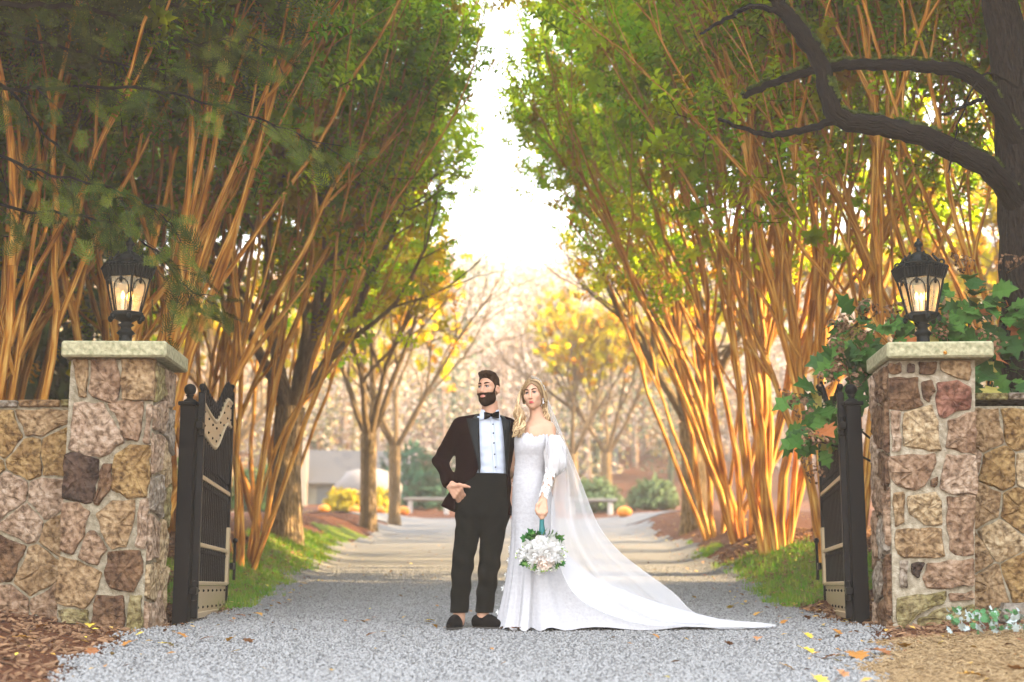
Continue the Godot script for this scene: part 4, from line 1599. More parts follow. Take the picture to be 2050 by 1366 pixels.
func make_hemlock():
	var t := thing("hemlock_tree", "hemlock whose thin dark branches and feathery sprays hang over the left lantern", "tree", Vector3(-5.2, 0.6, -10.7))
	var o := t.position
	var trunk := limb([Vector3.ZERO, Vector3(0.05, 3.0, 0), Vector3(0, 7.5, 0)], 0.2, 0.07)
	put("trunk", trunk[0], M.oak_bark, t)
	# a flat spray: a twig with side twigs, each with two ranks of short needles
	var fr := MB.new()
	var twig := func(a: Vector3, b: Vector3):
		var d := (b - a).normalized()
		var s := Vector3.FORWARD.cross(d).normalized()
		var n := int(a.distance_to(b) / 0.018)
		for i in n:
			var p := a.lerp(b, (i + 0.5) / n)
			for e in [-1.0, 1.0]:
				var w := rng.randf_range(0.7, 1.3)
				fr.tint = Color(w, w, w)
				var l := 0.028 * rng.randf_range(0.8, 1.2)
				fr.face([p - d * 0.0055, p + d * 0.0055, p + (s * e + d * 0.4 + Vector3.FORWARD * rng.randf_range(-0.3, 0.3)) * l], Vector3.FORWARD)
	twig.call(Vector3.ZERO, Vector3(0, 0.2, 0))
	for i in 5:
		for e in [-1.0, 1.0]:
			var y := 0.03 + 0.034 * i
			twig.call(Vector3(0, y, 0), Vector3(e * (0.085 - 0.012 * i), y + 0.055, 0))
	var frond := fr.mesh()
	var lines_ := [
		[[Vector3(-5.20, 5.90, -10.60), Vector3(-4.09, 5.37, -10.40), Vector3(-3.65, 5.33, -10.40), Vector3(-3.28, 5.29, -10.40), Vector3(-2.97, 5.17, -10.40), Vector3(-2.72, 5.09, -10.40), Vector3(-2.45, 5.01, -10.40), Vector3(-2.19, 5.06, -10.40)], 0.03],
		[[Vector3(-5.20, 5.20, -10.60), Vector3(-3.93, 4.54, -10.04), Vector3(-3.50, 4.52, -10.04), Vector3(-2.77, 4.51, -10.04), Vector3(-2.15, 4.36, -10.04), Vector3(-1.68, 4.19, -10.04), Vector3(-1.31, 4.02, -10.04)], 0.02],
		[[Vector3(-5.20, 5.50, -10.60), Vector3(-4.10, 4.80, -10.64), Vector3(-3.70, 4.36, -10.64), Vector3(-3.42, 4.10, -10.64), Vector3(-3.19, 3.77, -10.64), Vector3(-3.12, 3.53, -10.64)], 0.016],
		[[Vector3(-5.20, 4.90, -10.60), Vector3(-3.89, 4.05, -10.15), Vector3(-3.47, 3.88, -10.15), Vector3(-3.00, 3.77, -10.15), Vector3(-2.66, 3.60, -10.15), Vector3(-2.47, 3.40, -10.15)], 0.016],
		[[Vector3(-5.20, 4.60, -10.60), Vector3(-4.13, 3.85, -10.76), Vector3(-3.55, 3.74, -10.76), Vector3(-3.16, 3.65, -10.76), Vector3(-2.79, 3.42, -10.76), Vector3(-2.59, 3.17, -10.76), Vector3(-2.34, 3.02, -10.76)], 0.016],
		[[Vector3(-5.20, 5.60, -10.60), Vector3(-4.21, 5.31, -10.88), Vector3(-3.65, 5.17, -10.88), Vector3(-3.18, 5.02, -10.88), Vector3(-2.75, 4.99, -10.88), Vector3(-2.35, 5.08, -10.88)], 0.02],
		[[Vector3(-5.20, 6.20, -10.60), Vector3(-3.17, 5.66, -10.52), Vector3(-2.85, 5.42, -10.52), Vector3(-2.42, 5.31, -10.52), Vector3(-2.05, 5.09, -10.52), Vector3(-1.83, 5.00, -10.52)], 0.014],
	]
	var places := []
	var tints := []
	for q in lines_:
		var pts := []
		for p in q[0]:
			pts.append(p - o)
		var line := spline(pts, 6)
		for i in line.size():
			line[i] += Vector3(0, sin(i * 1.9) * 0.012, cos(i * 1.3) * 0.012)
		var mb := MB.new()
		mb.tube(line, ramp(q[1], 0.003, line.size()), 6)
		for i in range(6, line.size() - 1):
			# side twigs with their sprays
			for s in 2:
				if rng.randf() < 0.25:
					continue
				var d := (line[i + 1] - line[i]).normalized()
				var side := Vector3(rng.randf() - 0.5, rng.randf_range(-0.75, 0.25), rng.randf_range(-0.7, 0.7))
				var td := (d * rng.randf_range(0.3, 1.0) + side).normalized()
				var len_ := rng.randf_range(0.1, 0.42)
				var b := line[i] + td * len_
				b.y -= len_ * 0.15
				mb.tube(PackedVector3Array([line[i], line[i].lerp(b, 0.5) + Vector3(0, 0.015, 0), b]), PackedFloat32Array([0.004, 0.003, 0.0015]), 3)
				var c := Color(0.035, 0.062, 0.008).lerp(Color(0.15, 0.18, 0.025), pow(rng.randf(), 2.5))
				for k in 2:
					var f := (k + 1.0) / 2.0
					places.append(pose(line[i].lerp(b, f), (td + Vector3(rng.randf() - 0.5, rng.randf_range(-0.9, 0.2), rng.randf() - 0.5) * 0.9).normalized(), rng.randf_range(0.45, 1.0), rng.randf() * TAU))
					tints.append(c)
		put("branch", mb.mesh(), M.oak_bark, t)
	for i in 2600:
		var a := rng.randf() * TAU
		var r := 3.0 * sqrt(rng.randf())
		places.append(pose(Vector3(cos(a) * r + 0.4, rng.randf_range(4.9, 8.5), sin(a) * r), Vector3(cos(a), -0.3, sin(a)), rng.randf_range(1.5, 2.6), rng.randf() * TAU))
		tints.append(Color(0.035, 0.062, 0.01).lerp(Color(0.08, 0.11, 0.02), rng.randf()))
	stuff(many("foliage", frond, M.needle, places, t, tints))


func oak_leaf() -> ArrayMesh:
	# a lobed leaf about 1 long, folded and drooping, lying along y
	var half := [Vector2(0.0, 0.0), Vector2(0.14, 0.06), Vector2(0.3, 0.14), Vector2(0.22, 0.28), Vector2(0.46, 0.46), Vector2(0.26, 0.52), Vector2(0.36, 0.74), Vector2(0.15, 0.76), Vector2(0.0, 1.0)]
	var mb := MB.new()
	var bend := func(q: Vector2) -> Vector3: return Vector3(q.x, q.y, -0.35 * q.y * q.y + 0.25 * absf(q.x) + 0.03 * sin(q.y * 21.0) * absf(q.x) * 3.0)
	for e in [-1.0, 1.0]:
		for i in half.size() - 1:
			var a: Vector2 = half[i]
			var b: Vector2 = half[i + 1]
			var w := 0.9 + 0.2 * (i % 2)
			mb.tint = Color(w, w, w)
			mb.face([bend.call(Vector2(0, a.y)), bend.call(Vector2(a.x * e, a.y)), bend.call(Vector2(b.x * e, b.y)), bend.call(Vector2(0, b.y))], Vector3(0, 0.3, 1))
	mb.tube(PackedVector3Array([Vector3(0, -0.3, 0.06), Vector3(0, 0, 0.0), Vector3(0, 0.4, -0.045)]), PackedFloat32Array([0.012, 0.012, 0.006]), 4)
	return mb.mesh()


func make_hydrangea():
	var t := thing("oakleaf_hydrangea", "oakleaf hydrangea with lobed green leaves and dried brown flower heads behind the right pillar", "shrub", at(3.6, -11.2))
	var o := t.position
	var mesh_ := oak_leaf()
	var mats := []
	for c in [Color(0.03, 0.085, 0.015), Color(0.045, 0.12, 0.02), Color(0.07, 0.16, 0.03), Color(0.035, 0.09, 0.025), Color(0.4, 0.34, 0.09), Color(0.36, 0.12, 0.04)]:
		mats.append(leafy(c, 0.6))
	var spots := [
		[Vector3(2.68, 2.5, -10.95), 0.24, 26], [Vector3(2.46, 2.2, -10.9), 0.24, 26], [Vector3(2.33, 1.95, -10.8), 0.17, 16], [Vector3(2.78, 2.82, -11.1), 0.22, 24], [Vector3(3.42, 2.9, -11.2), 0.3, 40], [Vector3(3.72, 3.0, -11.2), 0.32, 42],
		[Vector3(3.95, 2.9, -11.1), 0.28, 34], [Vector3(3.55, 2.55, -11.1), 0.28, 34], [Vector3(3.9, 2.4, -11.0), 0.26, 30], [Vector3(3.0, 2.75, -11.25), 0.24, 22],
	]
	var heads := [Vector3(2.62, 2.83, -10.95), Vector3(2.5, 2.62, -10.85), Vector3(2.8, 2.95, -11.0), Vector3(2.95, 2.9, -11.0), Vector3(3.28, 2.95, -11.0), Vector3(3.6, 3.3, -11.0), Vector3(3.9, 3.32, -11.0), Vector3(2.38, 2.35, -10.8), Vector3(2.24, 2.12, -10.75), Vector3(2.18, 1.92, -10.7), Vector3(2.3, 1.62, -10.75), Vector3(2.5, 2.38, -10.8), Vector3(3.35, 2.72, -11.0), Vector3(3.8, 2.62, -10.95), Vector3(2.75, 2.66, -10.85), Vector3(2.65, 2.4, -10.8)]
	for q in spots:
		var mb := MB.new()
		var base := Vector3(rng.randf_range(-0.2, 0.2), -0.1, rng.randf_range(-0.1, 0.1))
		var c: Vector3 = q[0] - o
		mb.tube(spline([base, base.lerp(c, 0.55) + Vector3(0, 0.3, 0), c], 5), ramp(0.016, 0.006, 11), 5)
		put("stem", mb.mesh(), M.oak_bark, t)
		for i in (q[2] as int):
			var d := Vector3(rng.randf() - 0.5, (rng.randf() - 0.5) * 0.9, rng.randf() - 0.5).normalized()
			var p: Vector3 = c + d * (q[1] as float) * pow(rng.randf(), 0.5)
			var hang := (d + Vector3(0, -0.55, 0.35)).normalized()
			var s := rng.randf_range(0.13, 0.24)
			var y := hang
			var z := (Vector3(0, 0.55, 0.8) + Vector3(rng.randf() - 0.5, rng.randf() - 0.5, rng.randf() - 0.5) * 0.9)
			z = (z - y * z.dot(y)).normalized()
			var lf := put("leaf", mesh_, mats[mini(int(pow(rng.randf(), 0.8) * 4.0), 3) if rng.randf() < 0.93 else 4 + rng.randi() % 2], t)
			lf.transform = Transform3D(Basis(y.cross(z), y, z).scaled(Vector3.ONE * s), p)
	# dried panicles: many small papery florets on a cone
	var fl := MB.new()
	for i in 70:
		var f := sqrt(rng.randf())
		var a := rng.randf() * TAU
		var p := Vector3(cos(a) * 0.055 * f, 0.19 * (1.0 - f) + rng.randf_range(-0.01, 0.01), sin(a) * 0.055 * f)
		var n := Vector3(cos(a), 0.5, sin(a)).normalized().rotated(Vector3.UP, rng.randf() - 0.5)
		var s := n.cross(Vector3.UP).normalized() * 0.011
		var u := n.cross(s).normalized() * 0.011
		var w := rng.randf()
		fl.tint = Color(0.08, 0.04, 0.02).lerp(Color(0.3, 0.17, 0.095), w * w)
		fl.face([p - s, p - u * 0.8 + n * 0.004, p + s, p + u * 0.8 + n * 0.004], n)
	var pm := fl.mesh()
	for h in heads:
		var hd := put("flower_head", pm, M.tinted, t)
		var dir := Vector3(rng.randf_range(-0.9, 0.6), rng.randf_range(-0.2, 0.7), rng.randf_range(0.1, 0.7))
		hd.transform = pose(h - o + Vector3(0, 0.03, 0.16), dir, rng.randf_range(1.2, 1.7), rng.randf() * TAU)


# ------------------------------------------------------------------ far things
func make_background():
	var maple_leaf := sprig(12, 0.16, 0.4, 0.75)
	var spots := [
		[-3.12, 19.6, 1.0, 0.2, "thick trunked maple just beyond the orange myrtle trunks on the left"], [-2.8, 27.5, 1.0, 0.16, "maple with yellow leaves in the mulch bed behind the man's shoulder"], [-2.75, 33.0, 1.1, 0.14, "slender pale trunked maple, farthest of the three on the left of the drive"],
		[3.2, 24.8, 1.0, 0.21, "mossy trunked maple at the end of the right row of myrtles"], [1.9, 44.0, 1.1, 0.15, "far dark trunked tree right of the veil"],
		[3.1, 46.0, 1.2, 0.16, "second far dark trunk to the right of the veil"], [-8.0, 40.0, 1.2, 0.2, "yellow maple beside the cottage"], [-12.0, 30.0, 1.3, 0.22, "maple standing behind the left rows"], [9.0, 31.0, 1.4, 0.2, "bright yellow green maple seen through the right myrtles, nearest the drive"], [12.5, 28.0, 1.5, 0.2, "bright maple seen through the right myrtles above the hydrangea"], [14.5, 34.0, 1.6, 0.2, "bright maple farthest right behind the oak trunk"], [10.5, 38.0, 1.6, 0.2, "hazy bright maple deep behind the right row"],
	]
	for q in spots:
		var t := thing("maple_tree", q[4], "tree", at(q[0], -q[1], -0.05), rng.randf() * TAU, "maples beyond the myrtles")
		var tips := []
		var mb := MB.new()
		var k := {"taper": 0.7, "wander": 0.18, "pull": Vector3(0, 0.3, 0), "leaf_from": 2, "per_node": 1, "loose": 0.7, "levels": 4, "third": 0.7, "spread": 0.62}
		var hgt: float = 1.9
		mb.tube(PackedVector3Array([Vector3(0, -0.1, 0), Vector3(0, 0.25, 0), Vector3(0.03, 1.0, 0), Vector3(0, hgt, 0.02)]), PackedFloat32Array([q[3] * 1.35, q[3] * 1.1, q[3], q[3] * 1.05]), 12, 0.06)
		put("trunk", mb.mesh(), M.maple_bark, t)
		mb = MB.new()
		for i in 5:
			var a := TAU * (i + rng.randf() * 0.5) / 5.0
			branch(mb, tips, Vector3(0, hgt - 0.15 + rng.randf() * 0.1, 0), Vector3(cos(a) * 0.6, 1.0, sin(a) * 0.6).normalized(), rng.randf_range(1.35, 1.75) * q[2], q[3] * 0.45, 0, k)
		put("limbs", mb.mesh(), M.maple_bark, t)
		var tints := []
		stuff(many("crown", maple_leaf, M.myrtle_leaf, leaf_places(tips, 0.6, 1.1, tints, Color(0.42, 0.38, 0.06), Color(0.62, 0.46, 0.1), Color(0.5, 0.24, 0.06), 0.25, 0.85 if q[1] < 26.0 and q[0] > 0.0 and q[0] < 4.0 else 0.4, t, 1.3), t, tints))
	# wooded hillside, one mass in the haze
	var wood := MB.new()
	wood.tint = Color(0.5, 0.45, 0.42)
	wood.tube(PackedVector3Array([Vector3.ZERO, Vector3(0.1, 4.0, 0), Vector3(0, 9.0, 0.2)]), PackedFloat32Array([0.22, 0.16, 0.04]), 5)
	for i in 900:
		var f := pow(rng.randf(), 0.7)
		var a := rng.randf() * TAU
		var y := 1.6 + 9.4 * rng.randf()
		var r := 2.9 * sqrt(rng.randf()) * sqrt(maxf(0.05, 1.0 - pow((y - 6.0) / 5.5, 2.0)))
		var p := Vector3(cos(a) * r, y, sin(a) * r)
		var n := Vector3(rng.randf() - 0.5, rng.randf() * 0.8, rng.randf() - 0.5).normalized()
		var s := n.cross(Vector3(0.3, 0.5, 0.8)).normalized()
		var u := n.cross(s)
		var w := rng.randf_range(0.85, 1.15)
		wood.tint = Color(w, w, w)
		var z := rng.randf_range(0.06, 0.18)
		wood.face([p - s * z, p - u * z * 0.6, p + s * z * 1.1, p + u * z * 0.7], n)
	var places := []
	var tints := []
	for i in 1300:
		var d := 57.0 + 72.0 * pow(rng.randf(), 0.8)
		var x := rng.randf_range(-1.0, 1.0) * (20.0 + d * 0.45)
		places.append(Transform3D(Basis(Vector3.UP, rng.randf() * TAU).scaled(Vector3.ONE * rng.randf_range(0.5, 0.85)), at(x, -d, -0.3)))
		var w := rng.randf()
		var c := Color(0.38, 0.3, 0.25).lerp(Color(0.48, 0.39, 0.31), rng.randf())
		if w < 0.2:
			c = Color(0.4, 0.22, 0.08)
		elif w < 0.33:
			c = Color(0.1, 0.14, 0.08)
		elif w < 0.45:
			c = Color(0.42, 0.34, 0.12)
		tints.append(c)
	stuff(many("far_woods", wood.mesh(), M.tinted, places, null, tints), "hazy autumn woods on the hillside beyond the drive", "woods")
	# a cottage with a grey roof
	var ct := thing("cottage", "small stone cottage with a wide grey roof seen between the left trunks", "house", Vector3(-6.5, 3.0, -56.0), 0.12)
	var mb := MB.new()
	mb.box(Vector3(0.4, 1.0, -1.6), Vector3(4.6, 2.0, 3.2))
	put("wall", mb.mesh(), mat(Color(0.2, 0.2, 0.15), 0.9), ct)
	mb = MB.new()
	mb.face([Vector3(-2.1, 1.85, 0.35), Vector3(3.0, 1.85, 0.35), Vector3(2.7, 3.35, -1.6), Vector3(-1.8, 3.35, -1.6)], Vector3(0, 1, 1))
	mb.face([Vector3(-2.1, 1.85, -3.6), Vector3(3.0, 1.85, -3.6), Vector3(2.7, 3.35, -1.6), Vector3(-1.8, 3.35, -1.6)], Vector3(0, 1, -1))
	mb.face([Vector3(-2.1, 1.85, 0.35), Vector3(-1.8, 3.35, -1.6), Vector3(-2.1, 1.85, -3.6)], Vector3(-1, 0.2, 0))
	mb.face([Vector3(3.0, 1.85, 0.35), Vector3(2.7, 3.35, -1.6), Vector3(3.0, 1.85, -3.6)], Vector3(1, 0.2, 0))
	put("roof", mb.mesh(), mat(Color(0.055, 0.057, 0.064), 0.85), ct)
	mb = MB.new()
	mb.box(Vector3(-2.0, 1.7, 0.1), Vector3(0.75, 3.6, 0.7), Basis(), 0.03)
	put("chimney", mb.mesh(), mat(Color(0.3, 0.24, 0.18), 0.9), ct)
	mb = MB.new()
	mb.box(Vector3(-0.9, 1.0, 0.02), Vector3(0.7, 1.5, 0.06))
	put("door", mb.mesh(), mat(Color(0.08, 0.09, 0.09), 0.6), ct)
	for x in [0.5, 1.7]:
		mb = MB.new()
		mb.box(Vector3(x, 1.2, 0.02), Vector3(0.7, 0.8, 0.06))
		var w := put("window", mb.mesh(), mat(Color(0.3, 0.3, 0.28), 0.6), ct)
		mb = MB.new()
		mb.box(Vector3(x, 1.2, 0.055), Vector3(0.58, 0.68, 0.02))
		put("pane", mb.mesh(), mat(Color(0.05, 0.06, 0.07), 0.15), w)
	var pv := thing("pavilion", "low pavilion with a pale roof in the haze to the right of the veil", "pavilion", at(3.6, -66.0), -0.1)
	pv.scale = Vector3.ONE * 0.7
	mb = MB.new()
	mb.box(Vector3(0, 2.5, 0), Vector3(4.4, 0.45, 3.0), Basis(), 0.05)
	put("roof", mb.mesh(), mat(Color(0.11, 0.11, 0.11), 0.7), pv)
	for x in [-1.9, -0.6, 0.7, 1.9]:
		mb = MB.new()
		mb.box(Vector3(x, 1.15, 1.2), Vector3(0.2, 2.3, 0.2))
		put("post", mb.mesh(), mat(Color(0.12, 0.12, 0.12), 0.8), pv)
	mb = MB.new()
	mb.box(Vector3(0, 1.15, -1.0), Vector3(4.0, 2.3, 0.2))
	put("back_wall", mb.mesh(), mat(Color(0.16, 0.15, 0.14), 0.8), pv)
	# shrubs, pumpkins and garden things round the end of the drive
	var bush := sprig(14, 0.09, 0.22, 0.6)
	for q in [
		[-3.5, 47.0, 1.15, 2.2, Color(0.04, 0.11, 0.06), "dark green rounded evergreen behind the man's elbow"], [-2.5, 48.5, 0.9, 1.6, Color(0.05, 0.12, 0.06), "smaller dark evergreen beside the man's sleeve"], [-4.55, 38.0, 0.4, 0.6, Color(0.55, 0.4, 0.02), "yellow chrysanthemum mound left of the middle maple trunk"],
		[-3.75, 38.4, 0.42, 0.65, Color(0.5, 0.38, 0.03), "yellow chrysanthemum mound right of the middle maple trunk"], [2.6, 44.5, 0.8, 1.0, Color(0.1, 0.16, 0.08), "grey green shrub below the pavilion"], [4.3, 43.0, 0.7, 0.9, Color(0.1, 0.15, 0.07), "low green shrub left of the mossy maple"], [-6.4, 36.0, 0.8, 1.1, Color(0.07, 0.13, 0.04), "green shrub left of the thick trunked maple"], [-7.6, 33.0, 0.9, 1.2, Color(0.06, 0.12, 0.04), "leafy green shrub behind the left orange trunks"],
	]:
		var t := thing("shrub", q[5], "shrub", at(q[0], -q[1]))
		var pl := []
		var tn := []
		for i in 420:
			var a := rng.randf() * TAU
			var f := pow(rng.randf(), 0.4)
			var e := asin(rng.randf())
			pl.append(pose(Vector3(cos(a) * cos(e) * q[2] * f, sin(e) * q[3] * f, sin(a) * cos(e) * q[2] * f), Vector3(cos(a), 0.6, sin(a)), rng.randf_range(0.8, 1.4) * (0.6 + 0.4 * q[2]), rng.randf() * TAU))
			tn.append(q[4] * rng.randf_range(0.7, 1.3))
		stuff(many("foliage", bush, M.big_leaf, pl, t, tn))
		mb = MB.new()
		mb.tube(PackedVector3Array([Vector3.ZERO, Vector3(0, q[3] * 0.8, 0)]), PackedFloat32Array([0.05, 0.02]), 6)
		put("stem", mb.mesh(), M.oak_bark, t)
	var pk := [[2.95, 37.0, 0.2, "orange pumpkin alone on the mulch to the right of the veil"], [-3.0, 39.0, 0.17, "orange pumpkin at the foot of the pale slender maple"], [-4.95, 37.2, 0.16, "orange pumpkin left of the yellow flower mounds"], [-4.15, 37.3, 0.16, "orange pumpkin between the two yellow flower mounds"], [-3.5, 37.6, 0.14, "small orange pumpkin in front of the right flower mound"]]
	for q in pk:
		var t := thing("pumpkin", q[3], "pumpkin", at(q[0], -q[1], q[2] * 0.7), rng.randf(), "pumpkins round the mulch beds")
		mb = MB.new()
		var rows := []
		for i in 11:
			var f := PI * i / 10.0
			var row := PackedVector3Array()
			for k in 32:
				var a := TAU * k / 32.0
				var r: float = q[2] * sin(f) * (0.94 + 0.07 * absf(cos(a * 5.0)))
				row.append(Vector3(cos(a) * r, cos(f) * q[2] * 0.78 - 0.15 * q[2] * exp(-sin(f) * 5.0) * signf(cos(f)), sin(a) * r))
			rows.append(row)
		mb.grid(rows, true, false)
		put("body", mb.mesh(), mat(Color(0.75, 0.24, 0.03), 0.5), t)
		mb = MB.new()
		mb.tube(PackedVector3Array([Vector3(0, q[2] * 0.6, 0), Vector3(0.01, q[2] * 0.95, 0.01)]), PackedFloat32Array([0.03, 0.018]), 6)
		put("stalk", mb.mesh(), mat(Color(0.2, 0.18, 0.06), 0.8), t)
	var bd := MB.new()
	bd.ball(Vector3.ZERO, Vector3(1.05, 0.75, 0.8), 10, 18)
	for i in bd.v.size():
		bd.v[i] *= 1.0 + 0.05 * sin(bd.v[i].x * 5.0 + bd.v[i].y * 7.0)
	var bo := put("boulder", bd.mesh(), mat(Color(0.22, 0.2, 0.19), 0.85))
	bo.position = at(-4.3, -42.0, 0.55)
	tag(bo, "pale rounded boulder behind the middle maple trunk", "boulder")
	for q in [[-2.55, 43.0, "pale stone bench beside the man's jacket hem"], [2.3, 41.0, "pale stone bench to the right of the veil"]]:
		var t := thing("bench", q[2], "bench", at(q[0], -q[1]))
		mb = MB.new()
		mb.box(Vector3(0, 0.46, 0), Vector3(1.5, 0.1, 0.45), Basis(), 0.02)
		put("seat", mb.mesh(), mat(Color(0.2, 0.19, 0.18), 0.8), t)
		for x in [-0.55, 0.55]:
			mb = MB.new()
			mb.box(Vector3(x, 0.2, 0), Vector3(0.14, 0.42, 0.38), Basis(), 0.02)
			put("leg", mb.mesh(), mat(Color(0.5, 0.48, 0.45), 0.8), t)


func make_litter():
	var lm := oak_leaf()
	var mats := []
	for c in [Color(0.36, 0.16, 0.04), Color(0.25, 0.1, 0.04), Color(0.5, 0.26, 0.05), Color(0.42, 0.2, 0.09), Color(0.6, 0.42, 0.06)]:
		mats.append(leafy(c, 0.2))
	var spots := [[1.92, 8.05, 0.17], [2.05, 8.2, 0.14], [2.3, 8.5, 0.12], [1.78, 7.9, 0.1], [1.68, 8.3, 0.11], [2.5, 7.2, 0.12], [2.9, 7.4, 0.13], [2.2, 7.0, 0.12], [1.55, 9.0, 0.08], [1.9, 9.3, 0.08], [2.15, 9.6, 0.09], [1.3, 8.7, 0.07], [1.4, 7.4, 0.08], [1.62, 7.15, 0.09], [1.45, 6.9, 0.1], [2.0, 10.4, 0.08], [2.2, 10.8, 0.09], [1.95, 11.2, 0.08], [2.35, 11.6, 0.09], [1.85, 12.0, 0.08],
		[-2.18, 9.3, 0.1], [-1.9, 9.0, 0.07], [-1.75, 9.0, 0.08], [-1.65, 8.9, 0.09], [-2.1, 8.6, 0.09], [-2.3, 8.7, 0.1], [-2.1, 10.9, 0.08], [-2.0, 11.1, 0.09], [-2.6, 9.4, 0.09], [-2.8, 9.5, 0.09], [-3.0, 9.2, 0.09], [-2.4, 8.2, 0.1], [-2.9, 8.4, 0.1], [-3.1, 8.0, 0.1], [-0.62, 10.4, 0.07], [0.9, 9.2, 0.06], [0.0, 9.7, 0.1], [-0.55, 10.0, 0.05], [-0.9, 9.3, 0.06]]
	for i in spots.size():
		var q: Array = spots[i]
		var side: String = ["russet", "dark brown", "orange", "tan", "yellow"][i % 5] + (" leaf fallen near the left pillar" if q[0] < -1.3 else (" leaf fallen on the gravel left of the man" if q[0] < -0.4 else (" leaf fallen on the gravel by the hem of the dress" if q[0] < 0.5 else (" leaf fallen at the edge of the straw bank" if q[1] < 9.0 else " leaf fallen on the gravel in front of the right gate leaf"))))
		var o := put("fallen_leaf", lm, mats[i % 5])
		o.transform = Transform3D(Basis.from_euler(Vector3(-PI / 2 + rng.randf_range(-0.35, 0.2), rng.randf() * TAU, 0)).scaled(Vector3.ONE * q[2]), at(q[0], -q[1], 0.05))
		tag(o, "dry curled " + side, "leaf", "fallen leaves: " + side)
	var small := MB.new()
	small.tint = Color(1, 1, 1)
	small.face([Vector3(0, 0, -0.5), Vector3(0.25, 0.08, 0), Vector3(0, 0.02, 0.5), Vector3(-0.25, 0.1, 0)], Vector3.UP)
	var pl := []
	var tn := []
	for i in 3800:
		var x := rng.randf_range(-4.6, 5.0)
		var d := 6.8 + 22.0 * rng.randf()
		var on := road_edge(x, -d)
		if on > 0.35 and rng.randf() < 0.9:
			continue
		pl.append(Transform3D(Basis.from_euler(Vector3(rng.randf_range(-0.4, 0.4), rng.randf() * TAU, rng.randf_range(-0.4, 0.4))).scaled(Vector3.ONE * rng.randf_range(0.03, 0.07)), at(x, -d, 0.04)))
		var w := rng.randf()
		tn.append(Color(0.34, 0.17, 0.06) if w < 0.4 else (Color(0.5, 0.3, 0.07) if w < 0.7 else (Color(0.18, 0.08, 0.04) if w < 0.9 else Color(0.65, 0.5, 0.08))))
	stuff(many("leaf_litter", small.mesh(), leafy(Color(1, 1, 1), 0.2), pl, null, tn), "small fallen autumn leaves scattered along the edges of the drive", "leaves")
	# pale leaved plant at the near right
	var t := thing("dusty_miller_plant", "low silvery white leaved plant at the foot of the right wall", "plant", at(3.1, -8.75))
	var lf := mat(Color(0.4, 0.46, 0.44), 0.8)
	var gf := leafy(Color(0.08, 0.2, 0.08), 0.3)
	for i in 190:
		var a := rng.randf() * TAU
		var r := sqrt(rng.randf()) * 0.32
		var o := put("leaf", lm, lf if rng.randf() < 0.55 else gf, t)
		o.transform = pose(Vector3(cos(a) * r * 1.3, rng.randf_range(0.02, 0.16), sin(a) * r), Vector3(cos(a), rng.randf_range(0.3, 1.2), sin(a)), rng.randf_range(0.03, 0.06), rng.randf() * TAU)
	var rk := MB.new()
	rk.ball(Vector3.ZERO, Vector3(0.2, 0.12, 0.15), 8, 12)
	for i in rk.v.size():
		rk.v[i] *= 1.0 + 0.14 * sin(rk.v[i].x * 29.0 + rk.v[i].z * 23.0) + 0.1 * sin(rk.v[i].y * 41.0 + rk.v[i].x * 17.0)
		rk.tint = Color(1, 1, 1)
	for i in rk.cl.size():
		rk.cl[i] = Color(0.3, 0.28, 0.25)
	var r1 := put("boulder", rk.mesh(), M.stone)
	r1.transform = Transform3D(Basis(Vector3.UP, 0.4).scaled(Vector3(1.0, 0.75, 0.9)), at(3.42, -9.5, 0.03))
	tag(r1, "grey fieldstone lying against the right wall above the silvery plant", "boulder")
	var r2 := put("boulder", rk.mesh(), mat(Color(0.2, 0.2, 0.17), 0.9))
	r2.transform = Transform3D(Basis(Vector3.UP, 1.4).scaled(Vector3(0.7, 0.4, 0.6)), at(-3.38, -9.1, 0.03))
	tag(r2, "flat grey stone half sunk in the mulch before the left wall", "boulder")


# ------------------------------------------------------------------ people
# a head looking along +z: skull, jaw, nose, brows, eye hollows, lips, ears
static func skull_field(p: Vector3, w: float, jaw: float, soft: float) -> float:
	var q := Vector3(absf(p.x), p.y, p.z)
	var d := egg(p, Vector3(0, 0.035, -0.012), Vector3(0.076 * w, 0.098, 0.096))
	d = smin(d, egg(p, Vector3(0, -0.045, 0.03), Vector3(0.06 * w, 0.082 * jaw, 0.066)), 0.035)
	var fem := soft < 0.8
	d = smin(d, (q - Vector3(0.031 if fem else 0.04 * w, -0.075 * jaw, 0.014)).length() - (0.021 if fem else 0.024), 0.03)
	d = smin(d, (p - Vector3(0, -0.105 * jaw, 0.062)).length() - (0.018 if fem else 0.022), 0.025)
	d = smin(d, (q - Vector3(0.042 * w, -0.018, 0.058)).length() - 0.028, 0.02)
	d = smin(d, seg(q, Vector3(0, 0.035, 0.083), Vector3(0.045 * w, 0.034, 0.065)) - 0.011 * soft, 0.018)
	d = smax(d, -((q - Vector3(0.033 * w, 0.012, 0.103)).length() - 0.0175), 0.012)
	d = smin(d, seg(p, Vector3(0, 0.024, 0.086), Vector3(0, -0.03, 0.11)) - (0.0075 if fem else 0.0095) - 0.0035 * clampf((0.024 - p.y) / 0.05, 0.0, 1.0), 0.012)
	d = smin(d, (q - Vector3(0.0095 if fem else 0.012, -0.034, 0.098)).length() - (0.0078 if fem else 0.0095), 0.008)
	d = smin(d, seg(q, Vector3(0, -0.061, 0.0935), Vector3(0.02, -0.063, 0.084)) - 0.007, 0.006)
	d = smin(d, seg(q, Vector3(0, -0.0735, 0.0915), Vector3(0.016, -0.072, 0.084)) - 0.0075, 0.006)
	return d


